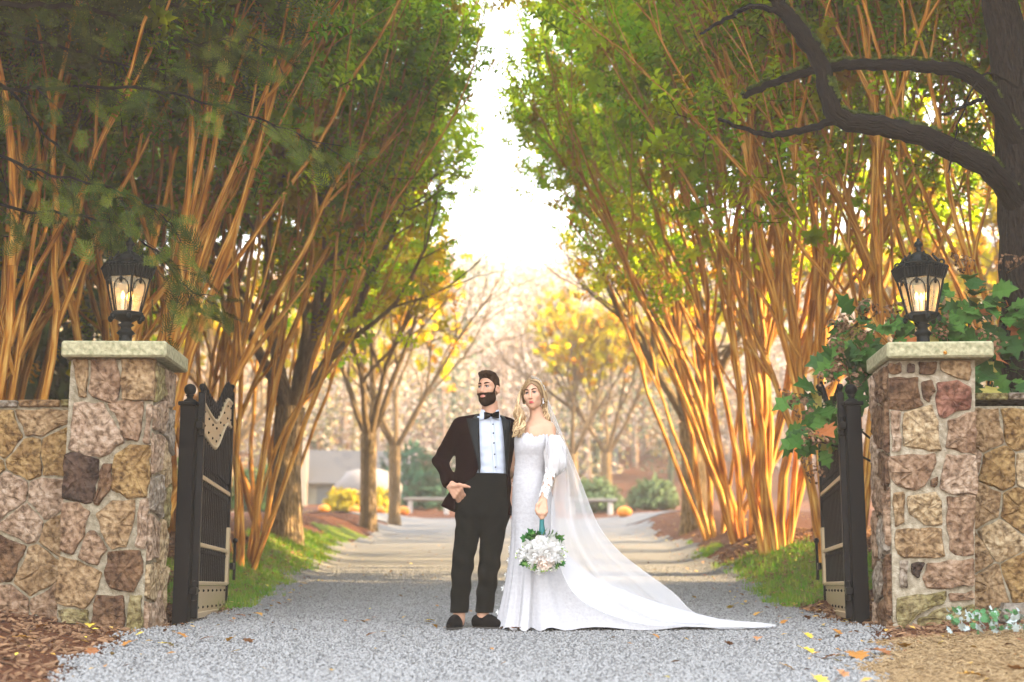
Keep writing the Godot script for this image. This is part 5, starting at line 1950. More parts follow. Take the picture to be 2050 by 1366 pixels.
static func head_field(p: Vector3, w: float, jaw: float, soft: float) -> float:
	var q := Vector3(absf(p.x) - 0.0785 * w, p.y + 0.002, p.z + 0.01)
	var ear := egg(q, Vector3(0.003 + q.z * -0.35, 0, 0), Vector3(0.009, 0.033, 0.021))
	ear = smax(ear, -((q - Vector3(0.012, 0.004, 0.004)).length() - 0.0115), 0.006)
	return smin(skull_field(p, w, jaw, soft), ear, 0.008)


static func seg(p: Vector3, a: Vector3, b: Vector3) -> float:
	var ab := b - a
	var t := clampf((p - a).dot(ab) / ab.length_squared(), 0.0, 1.0)
	return (p - a - ab * t).length()


func face_parts(parent: Node, hx: Transform3D, w: float, lips: Material, brow: Material, brow_thick: float, gaze: Vector3):
	for e in [-1.0, 1.0]:
		var c := Vector3(0.033 * w * e, 0.012, 0.0745)
		var mb := MB.new()
		mb.ball(hx * c, Vector3.ONE * 0.0128, 8, 12)
		var eye := put("eye", mb.mesh(), M.eye, parent)
		mb = MB.new()
		mb.ball(hx * (c + gaze.normalized() * 0.0075), Vector3.ONE * 0.0072, 6, 10)
		put("iris", mb.mesh(), M.iris, eye)
		mb = MB.new()
		var line := PackedVector3Array()
		for i in 7:
			var f := i / 6.0
			line.append(hx * Vector3(e * w * lerpf(0.016, 0.049, f), 0.0155 + 0.0045 * sin(f * PI) - 0.003 * f, 0.0905 - 0.011 * f * f))
		mb.tube(line, ramp(0.0028, 0.0032, 7), 5)
		put("upper_lid", mb.mesh(), brow, eye)
		mb = MB.new()
		line = PackedVector3Array()
		for i in 7:
			var f := i / 6.0
			line.append(hx * Vector3(e * w * lerpf(0.014, 0.054, f), 0.035 + 0.008 * sin(f * PI * 0.75), 0.0955 - 0.026 * f * f))
		mb.tube(line, PackedFloat32Array([brow_thick * 0.8, brow_thick, brow_thick, brow_thick * 0.9, brow_thick * 0.75, brow_thick * 0.55, brow_thick * 0.3]), 6)
		put("eyebrow", mb.mesh(), brow, parent)
	var lp := MB.new()
	for q in [[-0.0615, 0.0985, 0.0042], [-0.0715, 0.0972, 0.0055]]:
		var line := PackedVector3Array()
		for i in 9:
			var f := i / 4.0 - 1.0
			line.append(hx * Vector3(f * 0.0235, q[0] - 0.0015 * f * f + (0.0016 * absf(f) if q[2] < 0.005 else 0.0), q[1] - 0.0125 * f * f))
		lp.tube(line, PackedFloat32Array([0.001, q[2] * 0.6, q[2] * 0.9, q[2], q[2] * 0.95, q[2], q[2] * 0.9, q[2] * 0.6, 0.001]), 6)
	put("lips", lp.mesh(), lips, parent)


# a bony chain for each finger: knuckle, middle joint, last joint, tip
func add_hand(b: Bones, wrist: Vector3, palm_end: Vector3, side: Vector3, fingers: Array, thumb: Array):
	var n := fingers.size()
	for i in n:
		var root: Vector3 = palm_end + side * lerpf(-0.5, 0.5, i / 3.0)
		b.add(wrist + side * lerpf(-0.25, 0.25, i / 3.0), root, 0.015, 0.0125)
		var pts: Array = [root]
		pts.append_array(fingers[i])
		b.chain(pts, [0.0105, 0.0095, 0.0085, 0.0072])
	b.chain(thumb, [0.014, 0.012, 0.0105, 0.0085])


func make_groom():
	var t := thing("person", "bearded man in dark red velvet jacket and bow tie, one hand in his pocket", "person", Vector3(-0.262, ground(-0.26, -10.0) + 0.022, -10.0))
	# body under the clothes
	var hx := Transform3D(Basis.from_euler(Vector3(-0.05, -0.5, 0.02)).scaled(Vector3.ONE * 0.9), Vector3(0.093, 1.682, 0.0))
	var body := Bones.new(0.03)
	body.add(Vector3(0.098, 1.66, -0.015), Vector3(0.105, 1.5, -0.025), 0.056, 0.06)
	body.add(Vector3(-0.08, 1.41, -0.02), Vector3(0.22, 1.4, -0.02), 0.05, 0.05).add(Vector3(0.07, 1.38, -0.02), Vector3(0.06, 0.95, 0.0), 0.1, 0.1).add(Vector3(0.0, 0.9, 0), Vector3(0.12, 0.9, 0), 0.09, 0.09)
	body.chain([Vector3(-0.115, 1.41, -0.02), Vector3(-0.25, 1.18, -0.05), Vector3(-0.168, 0.985, 0.1)], [0.04, 0.036, 0.027])
	body.chain([Vector3(0.24, 1.4, -0.02), Vector3(0.285, 1.15, -0.1), Vector3(0.42, 1.06, -0.2)], [0.04, 0.036, 0.027])
	body.chain([Vector3(-0.035, 0.85, 0), Vector3(-0.085, 0.46, 0.0), Vector3(-0.108, 0.09, -0.005), Vector3(-0.112, 0.045, 0.0)], [0.07, 0.05, 0.036, 0.036])
	body.chain([Vector3(0.14, 0.85, 0), Vector3(0.1, 0.46, 0.0), Vector3(0.058, 0.09, -0.005), Vector3(0.06, 0.045, 0.0)], [0.07, 0.05, 0.036, 0.036])
	body.add(Vector3(-0.112, 0.05, 0.0), Vector3(-0.15, 0.035, 0.14), 0.034, 0.025).add(Vector3(0.06, 0.05, 0.0), Vector3(0.15, 0.035, 0.07), 0.034, 0.025)
	var hand := Bones.new(0.012)
	var wrist := Vector3(-0.172, 0.992, 0.105)
	add_hand(hand, wrist, Vector3(-0.118, 0.938, 0.112), Vector3(-0.048, -0.058, -0.02), [
		[Vector3(-0.075, 0.925, 0.085), Vector3(-0.05, 0.905, 0.05), Vector3(-0.04, 0.89, 0.03)], [Vector3(-0.085, 0.905, 0.07), Vector3(-0.06, 0.88, 0.04), Vector3(-0.05, 0.865, 0.02)],
		[Vector3(-0.1, 0.885, 0.055), Vector3(-0.08, 0.86, 0.03), Vector3(-0.07, 0.845, 0.01)], [Vector3(-0.115, 0.87, 0.045), Vector3(-0.1, 0.85, 0.02), Vector3(-0.09, 0.84, 0.0)]],
		[Vector3(-0.152, 0.985, 0.12), Vector3(-0.108, 0.992, 0.132), Vector3(-0.068, 0.984, 0.13), Vector3(-0.036, 0.976, 0.128)])
	var mb := MB.new()
	mb.nets(body.d, Vector3(-0.36, -0.02, -0.32), Vector3(0.52, 1.6, 0.24), 0.013)
	mb.nets(func(p): return minf(hand.d(p), body.d(p) + 0.001), Vector3(-0.22, 0.8, 0.06), Vector3(0.0, 1.03, 0.2), 0.0045)
	mb.nets(func(p): return head_field(p, 1.0, 1.0, 1.15), Vector3(-0.11, -0.16, -0.13), Vector3(0.11, 0.15, 0.14), 0.0042, hx)
	put("body", mb.mesh(), M.skin_man, t)
	face_parts(t, hx, 1.0, M.lips_man, M.beard, 0.0052, Vector3(-0.1, 0.05, 1.0))
	# beard and hair grow on the head's surface
	var beard := func(p: Vector3) -> float:
		var d := skull_field(p, 1.0, 1.0, 1.0) - 0.005 - 0.005 * clampf((-p.y - 0.07) / 0.05, 0.0, 1.0)
		var line := 0.024 - 1.42 * clampf(p.z - 0.014, 0.0, 0.041) - 0.2 * clampf(p.z - 0.07, 0.0, 0.1)
		d = smax(d, p.y - line, 0.006)
		d = maxf(d, 0.016 - 0.5 * clampf(-p.y - 0.03, 0.0, 0.08) - p.z)
		d = maxf(d, -p.y - 0.145)
		return maxf(d, -egg(p, Vector3(0, -0.067, 0.1), Vector3(0.0255, 0.0105, 0.035)))
	mb = MB.new()
	mb.nets(beard, Vector3(-0.1, -0.16, -0.03), Vector3(0.1, 0.05, 0.14), 0.0042, hx)
	put("beard", mb.mesh(), M.beard, t)
	var hair := func(p: Vector3) -> float:
		var top := smooth(0.05, 0.11, p.y)
		var d := skull_field(p, 1.0, 1.0, 1.0) - 0.003 - 0.012 * top
		var quiff := egg(p, Vector3(0.0, 0.122, 0.025), Vector3(0.066, 0.03, 0.082)) - 0.004 * sin(p.x * 210.0 + p.z * 60.0) * sin(p.z * 90.0)
		d = smin(d, quiff, 0.018)
		var line := lerpf(-0.055, 0.03, smooth(-0.06, -0.03, p.z))
		line = lerpf(line, -0.005, smooth(0.008, 0.014, p.z) * (1.0 - smooth(0.02, 0.03, p.z)))
		line = lerpf(line, 0.056, smooth(0.026, 0.05, p.z))
		line = lerpf(line, 0.086, smooth(0.045, 0.075, p.z))
		return smax(d, line - p.y, 0.005)
	mb = MB.new()
	mb.nets(hair, Vector3(-0.1, -0.08, -0.14), Vector3(0.1, 0.18, 0.14), 0.0042, hx)
	put("hair", mb.mesh(), M.dark_hair, t)
	# shirt
	var torso := [[1.5, 0.085, 0.09, 0.075], [1.46, 0.078, 0.155, 0.098], [1.38, 0.07, 0.198, 0.122], [1.25, 0.062, 0.197, 0.13], [1.1, 0.055, 0.19, 0.124], [0.98, 0.04, 0.205, 0.13], [0.9, 0.015, 0.235, 0.14], [0.8, 0.0, 0.262, 0.15]]
	var trunk_d := func(p: Vector3, inset: float) -> float:
		var r: Array = table(torso, p.y)
		var a: float = r[2] - inset
		var b: float = r[3] - inset
		var q := Vector2((p.x - r[1]) / a, (p.z + 0.015) / b)
		return (q.length() - 1.0) * minf(a, b)
	var shirt := func(p: Vector3) -> float:
		var d: float = trunk_d.call(p, 0.014)
		d += 0.0025 * sin(p.y * 60.0 + p.x * 25.0) * smooth(1.2, 1.05, p.y)
		return maxf(d, maxf(p.y - 1.49, 1.068 - p.y))
	mb = MB.new()
	mb.nets(shirt, Vector3(-0.16, 1.0, -0.18), Vector3(0.3, 1.52, 0.16), 0.011)
	var sh := put("shirt", mb.mesh(), M.shirt, t)
	mb = MB.new()
	var rows := []
	for i in 5:
		var f := i / 4.0
		var row := PackedVector3Array()
		for k in 28:
			var a := TAU * k / 28.0
			var dip := 0.028 * maxf(0.0, sin(a))
			var r := lerpf(0.076, 0.064, f)
			row.append(Vector3(0.105 + cos(a) * r, lerpf(1.468, 1.545 - dip * 1.2, f) - dip * 0.5, -0.018 + sin(a) * r * 1.0))
		rows.append(row)
	mb.grid(rows, true, true)
	patch(mb, func(p): return smin(trunk_d.call(p, 0.008), seg(p, Vector3(0.105, 1.6, -0.02), Vector3(0.1, 1.44, -0.01)) - 0.07, 0.03), [Vector2(0.045, 1.535), Vector2(0.03, 1.5), Vector2(0.035, 1.455)], [Vector2(0.062, 1.53), Vector2(0.09, 1.49), Vector2(0.105, 1.482)], 6, 4, 0.006)
	patch(mb, func(p): return smin(trunk_d.call(p, 0.008), seg(p, Vector3(0.105, 1.6, -0.02), Vector3(0.1, 1.44, -0.01)) - 0.07, 0.03), [Vector2(0.165, 1.535), Vector2(0.178, 1.5), Vector2(0.172, 1.46)], [Vector2(0.152, 1.53), Vector2(0.13, 1.49), Vector2(0.118, 1.482)], 6, 4, 0.006)
	put("collar", mb.mesh(), M.shirt, sh)
	mb = MB.new()
	patch(mb, shirt, [Vector2(0.108, 1.46), Vector2(0.117, 1.3), Vector2(0.13, 1.08)], [Vector2(0.136, 1.46), Vector2(0.145, 1.3), Vector2(0.158, 1.08)], 12, 2, 0.003)
	put("placket", mb.mesh(), M.shirt, sh)
	for q in [Vector2(0.127, 1.425), Vector2(0.13, 1.36), Vector2(0.134, 1.29), Vector2(0.139, 1.21), Vector2(0.145, 1.12)]:
		mb = MB.new()
		mb.ball(Vector3(q.x, q.y, front(shirt, q.x, q.y) + 0.004), Vector3(0.006, 0.006, 0.003), 5, 10)
		put("stud", mb.mesh(), M.satin, sh)
	# bow tie
	mb = MB.new()
	for e in [-1.0, 1.0]:
		rows = []
		for i in 9:
			var f := i / 8.0
			var h := lerpf(0.008, 0.03, pow(f, 0.7)) * (1.0 - 0.12 * smooth(0.8, 1.0, f))
			var row := PackedVector3Array()
			for k in 10:
				var a := TAU * k / 10.0
				row.append(Vector3(0.117 + e * 0.054 * f, 1.487 + sin(a) * h + 0.003 * e * f, 0.107 - 0.014 * f + cos(a) * 0.008))
			rows.append(row)
		mb.grid(rows, true, e < 0.0)
		var endp: PackedVector3Array = rows[8]
		mb.face(Array(endp), Vector3(e, 0, 0.2))
	mb.ball(Vector3(0.117, 1.487, 0.108), Vector3(0.012, 0.014, 0.013), 6, 10)
	put("bow_tie", mb.mesh(), M.black_velvet, t)
	# trousers
	var legs := Bones.new(0.02)
	legs.chain([Vector3(-0.03, 0.82, 0.0), Vector3(-0.085, 0.45, 0.015), Vector3(-0.11, 0.08, 0.0)], [0.098, 0.075, 0.063])
	legs.chain([Vector3(0.145, 0.82, 0.0), Vector3(0.102, 0.45, 0.015), Vector3(0.064, 0.08, 0.0)], [0.098, 0.073, 0.062])
	var hips := [[1.09, 0.082, 0.15, 0.112], [1.0, 0.07, 0.168, 0.118], [0.9, 0.055, 0.184, 0.124], [0.78, 0.055, 0.19, 0.122], [0.72, 0.055, 0.16, 0.09], [0.66, 0.055, 0.09, 0.04]]
	var trousers := func(p: Vector3) -> float:
		var d := legs.d(p)
		var r: Array = table(hips, p.y)
		var q := Vector2((p.x - r[1]) / r[2], (p.z + 0.005) / r[3])
		var h := maxf((q.length() - 1.0) * minf(r[2], r[3]), maxf(p.y - 1.078, 0.67 - p.y))
		d = smin(d, h, 0.03)
		d += 0.0028 * sin(p.y * 55.0 - absf(p.x - 0.05) * 70.0) * smooth(0.95, 0.7, p.y) * smooth(0.5, 0.75, p.y) + 0.0048 * sin(p.y * 42.0 + p.x * 30.0) * smooth(0.62, 0.45, p.y) * smooth(0.08, 0.3, p.y)
		return maxf(d, maxf(0.108 - p.y, p.y - 1.078))
	mb = MB.new()
	mb.nets(trousers, Vector3(-0.22, 0.08, -0.17), Vector3(0.3, 1.1, 0.17), 0.0105)
	var tr := put("trousers", mb.mesh(), M.wool, t)
	mb = MB.new()
	patch(mb, trousers, [Vector2(-0.075, 1.0), Vector2(-0.112, 0.95), Vector2(-0.13, 0.9)], [Vector2(-0.066, 1.0), Vector2(-0.102, 0.95), Vector2(-0.12, 0.9)], 6, 2, 0.004)
	put("pocket_edge", mb.mesh(), M.satin, tr)
	# jacket
	var arms := Bones.new(0.02)
	arms.chain([Vector3(-0.11, 1.41, -0.015), Vector3(-0.248, 1.18, -0.055), Vector3(-0.183, 1.005, 0.075)], [0.068, 0.056, 0.044])
	arms.chain([Vector3(0.238, 1.405, -0.02), Vector3(0.27, 1.15, -0.1), Vector3(0.41, 1.06, -0.2)], [0.066, 0.055, 0.044])
	arms.add(Vector3(0.1, 1.475, -0.025), Vector3(-0.1, 1.435, -0.015), 0.05, 0.056).add(Vector3(0.1, 1.475, -0.025), Vector3(0.235, 1.428, -0.02), 0.05, 0.056)
	var left_edge := [[1.56, 0.03], [1.46, 0.028], [1.28, 0.034], [1.14, 0.04], [1.06, 0.004], [1.0, -0.085], [0.92, -0.132], [0.78, -0.14]]
	var right_edge := [[1.56, 0.18], [1.49, 0.188], [1.35, 0.207], [1.2, 0.214], [1.07, 0.22], [0.92, 0.228], [0.76, 0.232]]
	var jacket_whole := func(p: Vector3) -> float:
		var d: float = trunk_d.call(p, -0.006)
		d = maxf(d, p.y - 1.47)
		d = smin(d, arms.d(p), 0.03)
		return d + 0.006 * sin(p.y * 52.0 + p.x * 40.0) * smooth(1.32, 1.2, p.y) * smooth(1.02, 1.1, p.y) * smooth(-0.14, -0.22, p.x) + 0.004 * sin(p.y * 30.0 - p.x * 25.0) * smooth(1.2, 1.0, p.y)
	var jacket := func(p: Vector3) -> float:
		var d: float = jacket_whole.call(p)
		var hem: float = lerpf(0.785, 0.812, smooth(0.2, 0.0, p.x)) + 0.04 * smooth(-0.13, -0.26, p.x)
		d = maxf(d, hem - p.y if p.y < 0.96 else -1.0)
		var xl: float = table(left_edge, p.y)[1]
		var xr: float = table(right_edge, p.y)[1]
		return maxf(d, -maxf(maxf(xl - p.x, p.x - xr), -0.02 - p.z))
	mb = MB.new()
	mb.nets(jacket, Vector3(-0.34, 0.76, -0.27), Vector3(0.48, 1.56, 0.19), 0.0095)
	var jk := put("jacket", mb.mesh(), M.velvet, t)
	# lapels, lying on the jacket's front
	mb = MB.new()
	patch(mb, jacket_whole, [Vector2(0.028, 1.46), Vector2(0.03, 1.3), Vector2(0.042, 1.12), Vector2(0.035, 1.07)], [Vector2(-0.065, 1.475), Vector2(-0.035, 1.35), Vector2(0.012, 1.17), Vector2(0.03, 1.07)], 16, 5, 0.009)
	patch(mb, jacket_whole, [Vector2(0.03, 1.53), Vector2(0.026, 1.49), Vector2(0.028, 1.455)], [Vector2(0.012, 1.53), Vector2(-0.012, 1.48), Vector2(-0.035, 1.45)], 6, 3, 0.007)
	put("lapel", mb.mesh(), M.satin, jk)
	mb = MB.new()
	patch(mb, jacket_whole, [Vector2(0.188, 1.47), Vector2(0.204, 1.33), Vector2(0.214, 1.18), Vector2(0.22, 1.07)], [Vector2(0.255, 1.46), Vector2(0.25, 1.34), Vector2(0.24, 1.18), Vector2(0.226, 1.07)], 16, 5, 0.009)
	patch(mb, jacket_whole, [Vector2(0.178, 1.53), Vector2(0.183, 1.49), Vector2(0.19, 1.455)], [Vector2(0.195, 1.525), Vector2(0.212, 1.48), Vector2(0.232, 1.452)], 6, 3, 0.007)
	put("lapel", mb.mesh(), M.satin, jk)
	# loafers
	for q in [[Vector3(-0.112, 0, -0.045), Vector3(-0.163, 0, 0.225), Vector3(-0.115, 0.075, 0.0)], [Vector3(0.02, 0, -0.01), Vector3(0.212, 0, 0.1), Vector3(0.06, 0.075, 0.005)]]:
		var heel: Vector3 = q[0]
		var toe: Vector3 = q[1]
		var sb := Bones.new(0.03)
		sb.add(heel + Vector3(0, 0.04, 0), heel.lerp(toe, 0.45) + Vector3(0, 0.034, 0), 0.041, 0.046)
		sb.add(heel.lerp(toe, 0.45) + Vector3(0, 0.034, 0), toe.lerp(heel, 0.14) + Vector3(0, 0.024, 0), 0.046, 0.034)
		sb.add(heel + Vector3(0, 0.065, 0), heel.lerp(toe, 0.12) + Vector3(0, 0.06, 0), 0.03, 0.03)
		sb.add(heel.lerp(toe, 0.42) + Vector3(0, 0.07, 0), heel.lerp(toe, 0.72) + Vector3(0, 0.04, 0), 0.025, 0.028)
		var open_at: Vector3 = heel.lerp(toe, 0.2) + Vector3(0, 0.1, 0)
		var shoe := func(p: Vector3) -> float: return maxf(maxf(sb.d(p), 0.008 - p.y), -((p - open_at) * Vector3(1, 0.8, 1)).length() + 0.034)
		mb = MB.new()
		mb.nets(shoe, heel.min(toe) - Vector3(0.06, 0.01, 0.06), heel.max(toe) + Vector3(0.06, 0.12, 0.06), 0.006)
		var so := put("loafer", mb.mesh(), M.black_velvet, t)
		mb = MB.new()
		mb.nets(func(p): return maxf(sb.d(p * Vector3(1, 0, 1) + Vector3(0, 0.03, 0)) - 0.003, absf(p.y - 0.005) - 0.006), heel.min(toe) - Vector3(0.06, 0.01, 0.06), heel.max(toe) + Vector3(0.06, 0.025, 0.06), 0.006)
		put("sole", mb.mesh(), M.sole, so)


func make_bride():
	var o := Vector3(0.129, ground(0.13, -10.0) + 0.022, -9.98)
	var t := thing("person", "blonde woman in a white lace wedding gown with a long veil, holding flowers upside down", "person", o)
	var hx := Transform3D(Basis.from_euler(Vector3(0.03, -0.28, 0.09)), Vector3(0.024, 1.637, 0.03))
	hx.basis = hx.basis.scaled(Vector3.ONE * 0.87)
	var body := Bones.new(0.035)
	body.add(Vector3(0.03, 1.6, 0.005), Vector3(0.055, 1.45, 0.0), 0.044, 0.047)
	body.add(Vector3(-0.035, 1.365, 0.0), Vector3(0.12, 1.39, 0.03), 0.045, 0.05)
	body.add(Vector3(0.03, 1.34, 0.02), Vector3(0.01, 1.12, 0.02), 0.085, 0.075).add(Vector3(0.01, 1.12, 0.01), Vector3(0.03, 0.9, 0.0), 0.07, 0.09)
	body.add(Vector3(0.05, 1.465, -0.005), Vector3(0.12, 1.41, 0.02), 0.035, 0.035).add(Vector3(0.045, 1.46, -0.005), Vector3(-0.03, 1.39, 0.0), 0.035, 0.035)
	body.chain([Vector3(0.13, 1.385, 0.04), Vector3(0.158, 1.13, 0.11), Vector3(0.087, 0.895, 0.235)], [0.05, 0.037, 0.024])
	body.chain([Vector3(-0.05, 1.36, 0.0), Vector3(-0.12, 1.12, -0.08), Vector3(-0.16, 1.05, -0.12)], [0.043, 0.034, 0.024])
	body.add(Vector3(0.09, 1.41, 0.045), Vector3(0.01, 1.392, 0.06), 0.018, 0.016)
	body.chain([Vector3(0.0, 0.85, 0), Vector3(-0.02, 0.45, 0.03), Vector3(-0.03, 0.1, 0.0)], [0.08, 0.055, 0.035])
	body.chain([Vector3(0.07, 0.85, 0), Vector3(0.05, 0.45, 0.0), Vector3(0.05, 0.1, -0.02)], [0.08, 0.055, 0.035])
	var hand := Bones.new(0.01)
	add_hand(hand, Vector3(0.086, 0.887, 0.238), Vector3(0.078, 0.822, 0.262), Vector3(0.052, 0.006, 0.006), [
		[Vector3(0.05, 0.788, 0.283), Vector3(0.062, 0.765, 0.276), Vector3(0.07, 0.757, 0.262)], [Vector3(0.068, 0.78, 0.29), Vector3(0.072, 0.752, 0.283), Vector3(0.074, 0.74, 0.266)],
		[Vector3(0.09, 0.782, 0.288), Vector3(0.085, 0.756, 0.28), Vector3(0.08, 0.744, 0.264)], [Vector3(0.108, 0.795, 0.278), Vector3(0.1, 0.772, 0.27), Vector3(0.09, 0.762, 0.258)]],
		[Vector3(0.07, 0.868, 0.25), Vector3(0.046, 0.84, 0.268), Vector3(0.04, 0.806, 0.275), Vector3(0.046, 0.78, 0.272)])
	var mb := MB.new()
	mb.nets(body.d, Vector3(-0.22, 0.03, -0.18), Vector3(0.26, 1.6, 0.3), 0.012)
	mb.nets(func(p): return minf(hand.d(p), body.d(p) + 0.001), Vector3(0.01, 0.715, 0.2), Vector3(0.15, 0.92, 0.32), 0.004)
	mb.nets(func(p): return head_field(p, 0.95, 0.93, 0.7), Vector3(-0.11, -0.15, -0.13), Vector3(0.11, 0.15, 0.14), 0.0042, hx)
	put("body", mb.mesh(), M.skin_woman, t)
	face_parts(t, hx, 0.95, M.lips_woman, M.dark_hair, 0.0036, Vector3(0.05, -0.02, 1.0))
	# hair: a cap on the skull, then long curls
	mb = MB.new()
	mb.tint = Color(0.22, 0.14, 0.07)
	var cap := func(p: Vector3) -> float:
		var d := skull_field(p, 0.95, 0.93, 0.7) - 0.011
		d = smin(d, egg(p, Vector3(0, 0.04, -0.03), Vector3(0.086, 0.1, 0.1)), 0.02)
		d += 0.0022 * sin(atan2(p.x + 0.01, p.z - 0.04) * 38.0)
		var line := lerpf(-0.12, 0.0, smooth(-0.02, 0.03, p.z))
		line = lerpf(line, 0.09 - 0.75 * absf(p.x - 0.012), smooth(0.03, 0.065, p.z))
		return smax(d, line - p.y, 0.006)
	mb.nets(cap, Vector3(-0.11, -0.14, -0.15), Vector3(0.11, 0.16, 0.13), 0.0045, hx)
	for i in 110:
		var e := -1.0 if i % 5 < 3 else 1.0
		var z := lerpf(0.07, -0.07, rng.randf())
		var lift := 0.13 - 0.35 * maxf(0.0, z - 0.03)
		var pts := [hx * Vector3(0.012, lift, z), hx * Vector3(0.012 + e * 0.045, lift - 0.016, z - 0.01), hx * Vector3(e * 0.08, 0.065 + rng.randf_range(-0.01, 0.01), z * 0.8 - 0.015), hx * Vector3(e * 0.09, 0.0, z * 0.6 - 0.02), hx * Vector3(e * 0.092, -0.06, z * 0.5 - 0.025)]
		mb.tint = Color(0.17, 0.1, 0.045).lerp(Color(0.6, 0.44, 0.25), rng.randf())
		mb.tube(spline(pts, 4), ramp(0.0025, 0.0035, 17), 5)
	var hr := put("hair", mb.mesh(), M.blonde, t)
	mb = MB.new()
	for i in 120:
		var f := i / 119.0
		var front_side := i < 80
		var a := rng.randf()
		var root: Vector3
		var pts := []
		if front_side:
			root = hx * Vector3(-0.008 - 0.07 * a, 0.118 - 0.045 * a, 0.06 - 0.08 * rng.randf())
			var out := 0.5 + rng.randf()
			pts = [root, hx * Vector3(-0.088 - 0.006 * out, 0.045, 0.045 - 0.08 * rng.randf()), Vector3(-0.075 - 0.012 * out, 1.58, 0.075 - 0.03 * rng.randf()), Vector3(-0.085 + rng.randf_range(-0.025, 0.035), 1.5, 0.085 - 0.05 * rng.randf()), Vector3(-0.075 + rng.randf_range(-0.03, 0.035), 1.42, 0.105 - 0.05 * rng.randf()), Vector3(-0.085 + rng.randf_range(-0.035, 0.03), 1.35 + rng.randf_range(-0.03, 0.03), 0.135 - 0.03 * rng.randf())]
		else:
			root = hx * Vector3(0.02 + 0.06 * a, 0.105 - 0.06 * a, -0.02 - 0.07 * rng.randf())
			pts = [root, hx * Vector3(0.092, 0.02, -0.04 - 0.04 * rng.randf()), Vector3(0.105 + rng.randf_range(-0.02, 0.015), 1.55, -0.02), Vector3(0.115 + rng.randf_range(-0.035, 0.02), 1.46, -0.02), Vector3(0.11 + rng.randf_range(-0.04, 0.02), 1.36 + rng.randf_range(-0.05, 0.04), -0.05)]
		var line := spline(pts, 7)
		var ph := rng.randf() * TAU
		var n := line.size()
		for j in n:
			var g := smooth(0.3, 0.75, float(j) / n)
			line[j] += Vector3(cos(j * 0.62 + ph), 0.0, sin(j * 0.62 + ph)) * 0.013 * g
		var w := rng.randf()
		mb.tint = Color(0.2, 0.115, 0.05).lerp(Color(0.66, 0.48, 0.27), w * w if not front_side else w)
		var r := PackedFloat32Array()
		for j in n:
			r.append(lerpf(0.0025, 0.0055, smooth(0.0, 0.4, float(j) / n)) * (1.0 - 0.75 * smooth(0.8, 1.0, float(j) / n)))
		mb.tube(line, r, 6)
	put("curls", mb.mesh(), M.blonde, hr)
	mb = MB.new()
	for y in [0.0, 0.018, 0.032]:
		mb.ball(hx * Vector3(0.079, -0.042 - y, 0.005), Vector3.ONE * (0.0045 if y < 0.03 else 0.007), 6, 8)
	put("earring", mb.mesh(), M.pearl, t)
	# gown: bodice and skirt in one, the hem running out into a train
	var rings := [[1.37, 0.03, 0.14, 0.085, 0.02], [1.31, 0.022, 0.136, 0.118, 0.032], [1.26, 0.015, 0.128, 0.118, 0.035], [1.18, 0.01, 0.118, 0.096, 0.025], [1.1, 0.0, 0.113, 0.09, 0.02], [1.0, 0.005, 0.13, 0.11, 0.012], [0.88, 0.022, 0.152, 0.132, 0.0], [0.76, 0.026, 0.158, 0.135, 0.0]]
	var rows := []
	var seg_n := 96
	for i in 24:
		var f := i / 23.0
		var y := lerpf(1.365, 0.76, f)
		var r: Array = table(rings, y)
		var row := PackedVector3Array()
		for k in seg_n:
			var a := TAU * k / seg_n
			var up := 0.0
			if i < 6:
				# sweetheart neckline, scalloped like lace
				var c := Vector2(cos(a), sin(a))
				up = (1.0 - i / 6.0) * (-0.035 + 0.022 * absf(sin((a - PI * 0.5) * 2.2)) + 0.006 * sin(a * 30.0) + (0.012 if c.x < 0.0 else -0.002))
			var rr := 1.0 + 0.006 * sin(a * 9.0 + y * 40.0) * smooth(0.15, 0.5, f) + 0.006 * sin(y * 120.0 + a * 2.0) * smooth(0.3, 0.6, f)
			row.append(Vector3(r[1] + cos(a) * r[2] * rr, y + up, r[4] + sin(a) * r[3] * rr))
		rows.append(row)
	var last: PackedVector3Array = rows[-1]
	for i in range(1, 31):
		var f := i / 30.0
		var y := 0.76 * (1.0 - f)
		var row := PackedVector3Array()
		for k in seg_n:
			var a := TAU * k / seg_n
			var c := cos(a)
			var s := sin(a)
			var hem := Vector3(-0.23 * absf(c), 0, 0.25 * s + 0.02)
			var e := pow(f, 2.1)
			if c > 0.0:
				var reach := 0.3 * c + 1.3 * pow(c, 4.0)
				hem = Vector3(reach, 0, 0.02 + s * (0.22 if s > 0.0 else 0.45) + 0.05 * pow(c, 4.0))
				e = lerpf(e, pow(f, 2.7), c * c)
			var fold := 0.022 * f * sin(a * 11.0 + 0.7) + 0.012 * f * sin(a * 23.0 + f * 2.0)
			var b := last[k]
			var out := Vector3(c, 0, s)
			var q := Vector3(lerpf(b.x, hem.x, e), y, lerpf(b.z, hem.z, e)) + out * fold
			var gy := ground(o.x + q.x, o.z + q.z) + 0.026 - o.y
			q.y = maxf(y, 0.0) + gy * f + 0.012 * f * f * (1.0 + sin(a * 17.0)) * smooth(0.9, 1.0, f)
			row.append(q)
		rows.append(row)
	mb = MB.new()
	mb.grid(rows, true, true, 12.0, 10.0)
	var gown := put("gown", mb.mesh(), M.lace, t)
	# lace sprigs sewn over bodice and skirt
	var fl := MB.new()
	for k in 5:
		var a := TAU * k / 5.0
		var d := Vector3(cos(a), sin(a), 0)
		var s := Vector3(-d.y, d.x, 0)
		fl.face([Vector3.ZERO, d * 0.008 - s * 0.005, d * 0.015 + Vector3(0, 0, 0.003), d * 0.008 + s * 0.005], Vector3(0, 0, 1))
	fl.ball(Vector3.ZERO, Vector3.ONE * 0.0025, 4, 6)
	var pl := []
